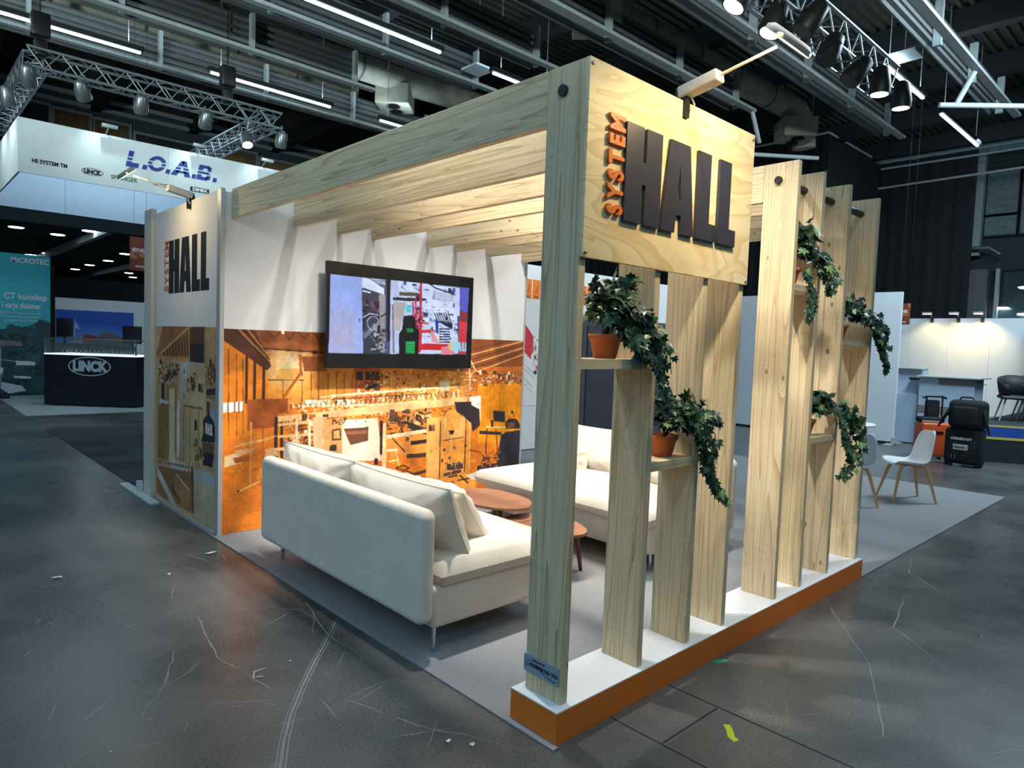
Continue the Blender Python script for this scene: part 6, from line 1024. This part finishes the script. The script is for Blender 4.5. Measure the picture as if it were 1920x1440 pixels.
# white shell chairs
shellm = mat('chair_white', (232, 234, 236), .35)
def shell_chair(loc, yaw, label):
    g = thing('dining_chair', label, 'chair', loc, yaw)
    pr = [(.215, .425, .16), (.225, .445, .20), (.18, .455, .225), (.09, .45, .235), (0, .44, .235), (-.09, .443, .232), (-.155, .468, .23), (-.20, .52, .228), (-.225, .60, .222), (-.245, .69, .21), (-.265, .78, .185), (-.278, .83, .14), (-.282, .845, .09)]
    n = 12; vs = []
    for k, (x, z, hw) in enumerate(pr):
        bk = min(1, max(0, (k - 4) / 4))
        for i in range(n + 1):
            t = -1 + 2 * i / n; y = hw * t; vs.append((x + bk * .07 * t * t, y, z + (1 - bk) * .035 * t ** 4 + .0))
    b = MB().add(vs, [(k * (n + 1) + i, k * (n + 1) + i + 1, (k + 1) * (n + 1) + i + 1, (k + 1) * (n + 1) + i) for k in range(len(pr) - 1) for i in range(n)], True)
    o = b.build('shell', shellm, g, False); so = o.modifiers.new('thick', 'SOLIDIFY'); so.thickness = .010; so.offset = -1; ss = o.modifiers.new('soft', 'SUBSURF'); ss.levels = ss.render_levels = 1
    for (a, c) in ((1, 1), (1, -1), (-1, 1), (-1, -1)): MB().tube([(a * .125, c * .12, .428), (a * .16, c * .14, .36), (a * .245, c * .21, 0)], [.021, .021, .012], 12).build('leg', M['beech'], g, False)
    MB().tube([(.13, .12, .415), (-.13, -.12, .415)], .012, 6).tube([(.13, -.12, .415), (-.13, .12, .415)], .012, 6).build('underframe', M['beech'], g, False)
    return g
shell_chair((6.953, .745, .0095), R(133), 'white shell chair with wooden legs, in full view right of the posts')
shell_chair((6.10, 1.10, .0095), R(55), 'white shell chair half hidden behind the last post')
tb = thing('round_table', 'small round white table behind the half hidden chair', 'table', (8.38, 2.0, .009))
MB().lathe([(.0, .70), (.37, .70), (.38, .715), (.37, .73), (.0, .73)], (8.38, 2.0, 0), 40, None, False).build('tabletop', shellm, tb); MB().lathe([(.03, .012), (.03, .70)], (8.38, 2.0, 0), 14).build('pole', M['alu'], tb); MB().lathe([(.22, .0095), (.22, .015), (.03, .03)], (8.38, 2.0, 0), 24).build('base', M['alu'], tb)

# ================================================================ marks and scraps on the floor
scm = mat('scuff_grey', (128, 132, 130), .6)
def ribbon(pts, wds, nm, mt, parent, z=.0006):
    vs = []; n = len(pts)
    for i in range(n):
        a = Vector(pts[max(0, i - 1)]); b = Vector(pts[min(n - 1, i + 1)]); d = (b - a).normalized(); q = Vector((-d.y, d.x)) * wds[i] / 2
        vs += [(pts[i][0] + q.x, pts[i][1] + q.y, z), (pts[i][0] - q.x, pts[i][1] - q.y, z)]
    return MB().add(vs, [(2 * i, 2 * i + 1, 2 * i + 3, 2 * i + 2) for i in range(n - 1)]).build(nm, mt, parent)
for k, (o_, wd_) in enumerate(((0, .012), (.022, .006), (-.02, .005))):
    pts = [(-.067 + o_, 1.76), (-.20 + o_, 1.60), (-.30 + o_, 1.48), (-.427 + o_, 1.34), (-.60 + o_, 1.13), (-.746 + o_, .938), (-.86 + o_, .76), (-.946 + o_, .604), (-1.0 + o_, .48)]
    ribbon(pts, [wd_ * (.4 + .12 * i) for i in range(9)], 'scuff_mark', scm, fl, .0006 + k * .0001)
ribbon([(-.35, 2.2), (-.18, 2.02), (-.17, 1.85), (-.28, 1.66)], [.002, .005, .005, .003], 'scratch', scm, fl)
for q in [[(-.40, .62), (-.33, .45), (-.22, .28), (-.17, .17)], [(-.95, 1.9), (-1.1, 1.55), (-1.25, 1.35)], [(-.7, 2.3), (-.8, 1.7), (-.72, 1.2)], [(1.2, -.9), (1.9, -.6), (2.6, -.1)], [(2.2, -.9), (2.6, -.5), (3.3, -.35)], [(-.1, 2.1), (-.22, 1.6), (-.2, 1.2)], [(3.6, -.5), (3.9, -.2), (4.3, -.1)]]:
    n_ = 14; pts = []
    for i in range(n_ + 1):
        t = i / n_ * (len(q) - 1); k = min(int(t), len(q) - 2); f_ = t - k; pts.append((q[k][0] * (1 - f_) + q[k + 1][0] * f_ + random.uniform(-.006, .006), q[k][1] * (1 - f_) + q[k + 1][1] * f_ + random.uniform(-.006, .006)))
    ribbon(pts, [random.uniform(.002, .008) for _ in pts], 'scratch', scm, fl)
rg = random.Random(21); sc_ = MB()
for i in range(150):
    if rg.random() < .6: x, y = rg.uniform(-2.6, 0), rg.uniform(.1, 3.6)
    else: x, y = rg.uniform(.6, 7), rg.uniform(-2.2, -.05)
    if x > -.12 and y > -.05: continue
    L_ = rg.uniform(.03, .34); t = rg.choice((.4, 2.0, 1.1, 2.7)) + rg.uniform(-.3, .3); w_ = rg.uniform(.0006, .0022); k = rg.uniform(-.3, .3); vs = []
    for j in range(7):
        f_ = j / 6; a = t + k * f_; x += math.cos(a) * L_ / 6; y += math.sin(a) * L_ / 6; ww = w_ * math.sin(math.pi * (f_ * .9 + .05))
        vs += [(x - math.sin(a) * ww, y + math.cos(a) * ww, .0005), (x + math.sin(a) * ww, y - math.cos(a) * ww, .0005)]
    if any(v[0] > -.05 and v[1] > -.01 for v in vs): continue
    sc_.add(vs, [(2 * j, 2 * j + 1, 2 * j + 3, 2 * j + 2) for j in range(6)])
sc_.build('fine_scratches', mat('scratch_grey', (150, 152, 150), .6), fl)['kind'] = 'stuff'
jm = mat('floor_joint', (24, 26, 28), .7); jl = mat('floor_joint_edge', (120, 122, 120), .5, .3)
for (a, b) in [((.837, -.002), (.86, -1.4)), ((.367, -.002), (.385, -1.2)), ((.372, -.281), (.83, -.283))]:
    ribbon([a, b], [.012, .012], 'floor_joint', jm, fl, .0005); ribbon([(a[0] + .009, a[1] - .008), (b[0] + .009, b[1] - .008)], [.004, .004], 'floor_joint', jl, fl, .0007)
tp = ribbon([(.735, -.385), (.70, -.42), (.66, -.45), (.648, -.482)], [.032, .030, .032, .03], 'tape_strip', mat('tape_yellow', (206, 216, 30), .5), None, .001); tag(tp, 'strip of bright yellow tape on the dark floor near the plinth', 'tape')
tp = ribbon([(1.25, -.02), (1.33, -.05)], [.04, .03], 'tape_strip', mat('tape_green', (30, 150, 120), .5), None, .001); tag(tp, 'small green tape scrap at the foot of the plinth', 'tape')
scr = mat('scrap_white', (224, 224, 218), .6)
for (x, y, s_, lb) in [(-.23, 3.462, .06, 'crumpled pale scrap on the floor in front of the side wall'), (-1.21, 3.52, .045, 'small white scrap on the floor at far left'), (-.33, .318, .018, 'white paper crumb on the floor left of the plinth, left one of two'), (-.264, .238, .018, 'white paper crumb on the floor left of the plinth, right one of two'), (-.62, 3.15, .02, 'tiny white scrap on the floor left of the sofa')]:
    rg = random.Random(int(x * 100)); n = 7; vs = [(x, y, .006)] + [(x + s_ * rg.uniform(.5, 1) * math.cos(2 * math.pi * i / n), y + s_ * .6 * rg.uniform(.5, 1) * math.sin(2 * math.pi * i / n), .001 + rg.uniform(0, .01)) for i in range(n)]
    o = MB().add(vs, [(0, 1 + i, 1 + (i + 1) % n) for i in range(n)]).build('paper_scrap', scr); tag(o, lb, 'scrap')
wr = MB().tube([(-.66, 1.42, .004), (-.72, 1.41, .006), (-.745, 1.36, .004), (-.70, 1.345, .004)], .0025, 6).build('wire_scrap', scr); tag(wr, 'bent white wire scrap on the dark floor', 'wire')

# ================================================================ shared group names for repeats
GR = {'timber_post': 'spruce posts along the plinth', 'roof_rafter': 'spruce rafters of the stand roof', 'plank_shelf': 'plank shelves between the posts', 'potted_ivy': 'ivy plants on the plank shelves',
      'back_cushion': 'large sofa back cushions', 'throw_pillow': 'small sofa pillows', 'sofa': 'cream sofas', 'side_table': 'walnut side tables', 'dining_chair': 'white shell chairs', 'ceiling_girder': 'steel girders under the roof',
      'strip_light': 'LED strips under the roof', 'air_duct': 'round ceiling ducts', 'fan_unit': 'hanging fan units', 'ceiling_panel_lamp': 'square ceiling panels', 'truss': 'aluminium trusses', 'chain_hoist': 'chain hoists of the banner truss',
      'spotlight': 'stage spotlights on the trusses', 'banner_lamp': 'small banner lamps', 'shell_chair': 'charcoal chairs at far right', 'steel_rod': 'steel rods through the posts', 'monitor': 'monitors behind the showcase',
      'suitcase': 'suitcases by the white chair', 'info_desk': 'grey info desks', 'hall_sign': 'hall number signs', 'clamp_lamp': 'clamp lamps on wall tops', 'paper_scrap': 'scraps on the floor', 'tape_strip': 'tape scraps on the floor', 'cable_tray': 'cable trays on the back wall'}
for o in list(bpy.data.objects):
    if o.parent is None and o.get('category') and not o.get('group'):
        k = o.name.split('.')[0]
        if k in GR: o['group'] = GR[k]
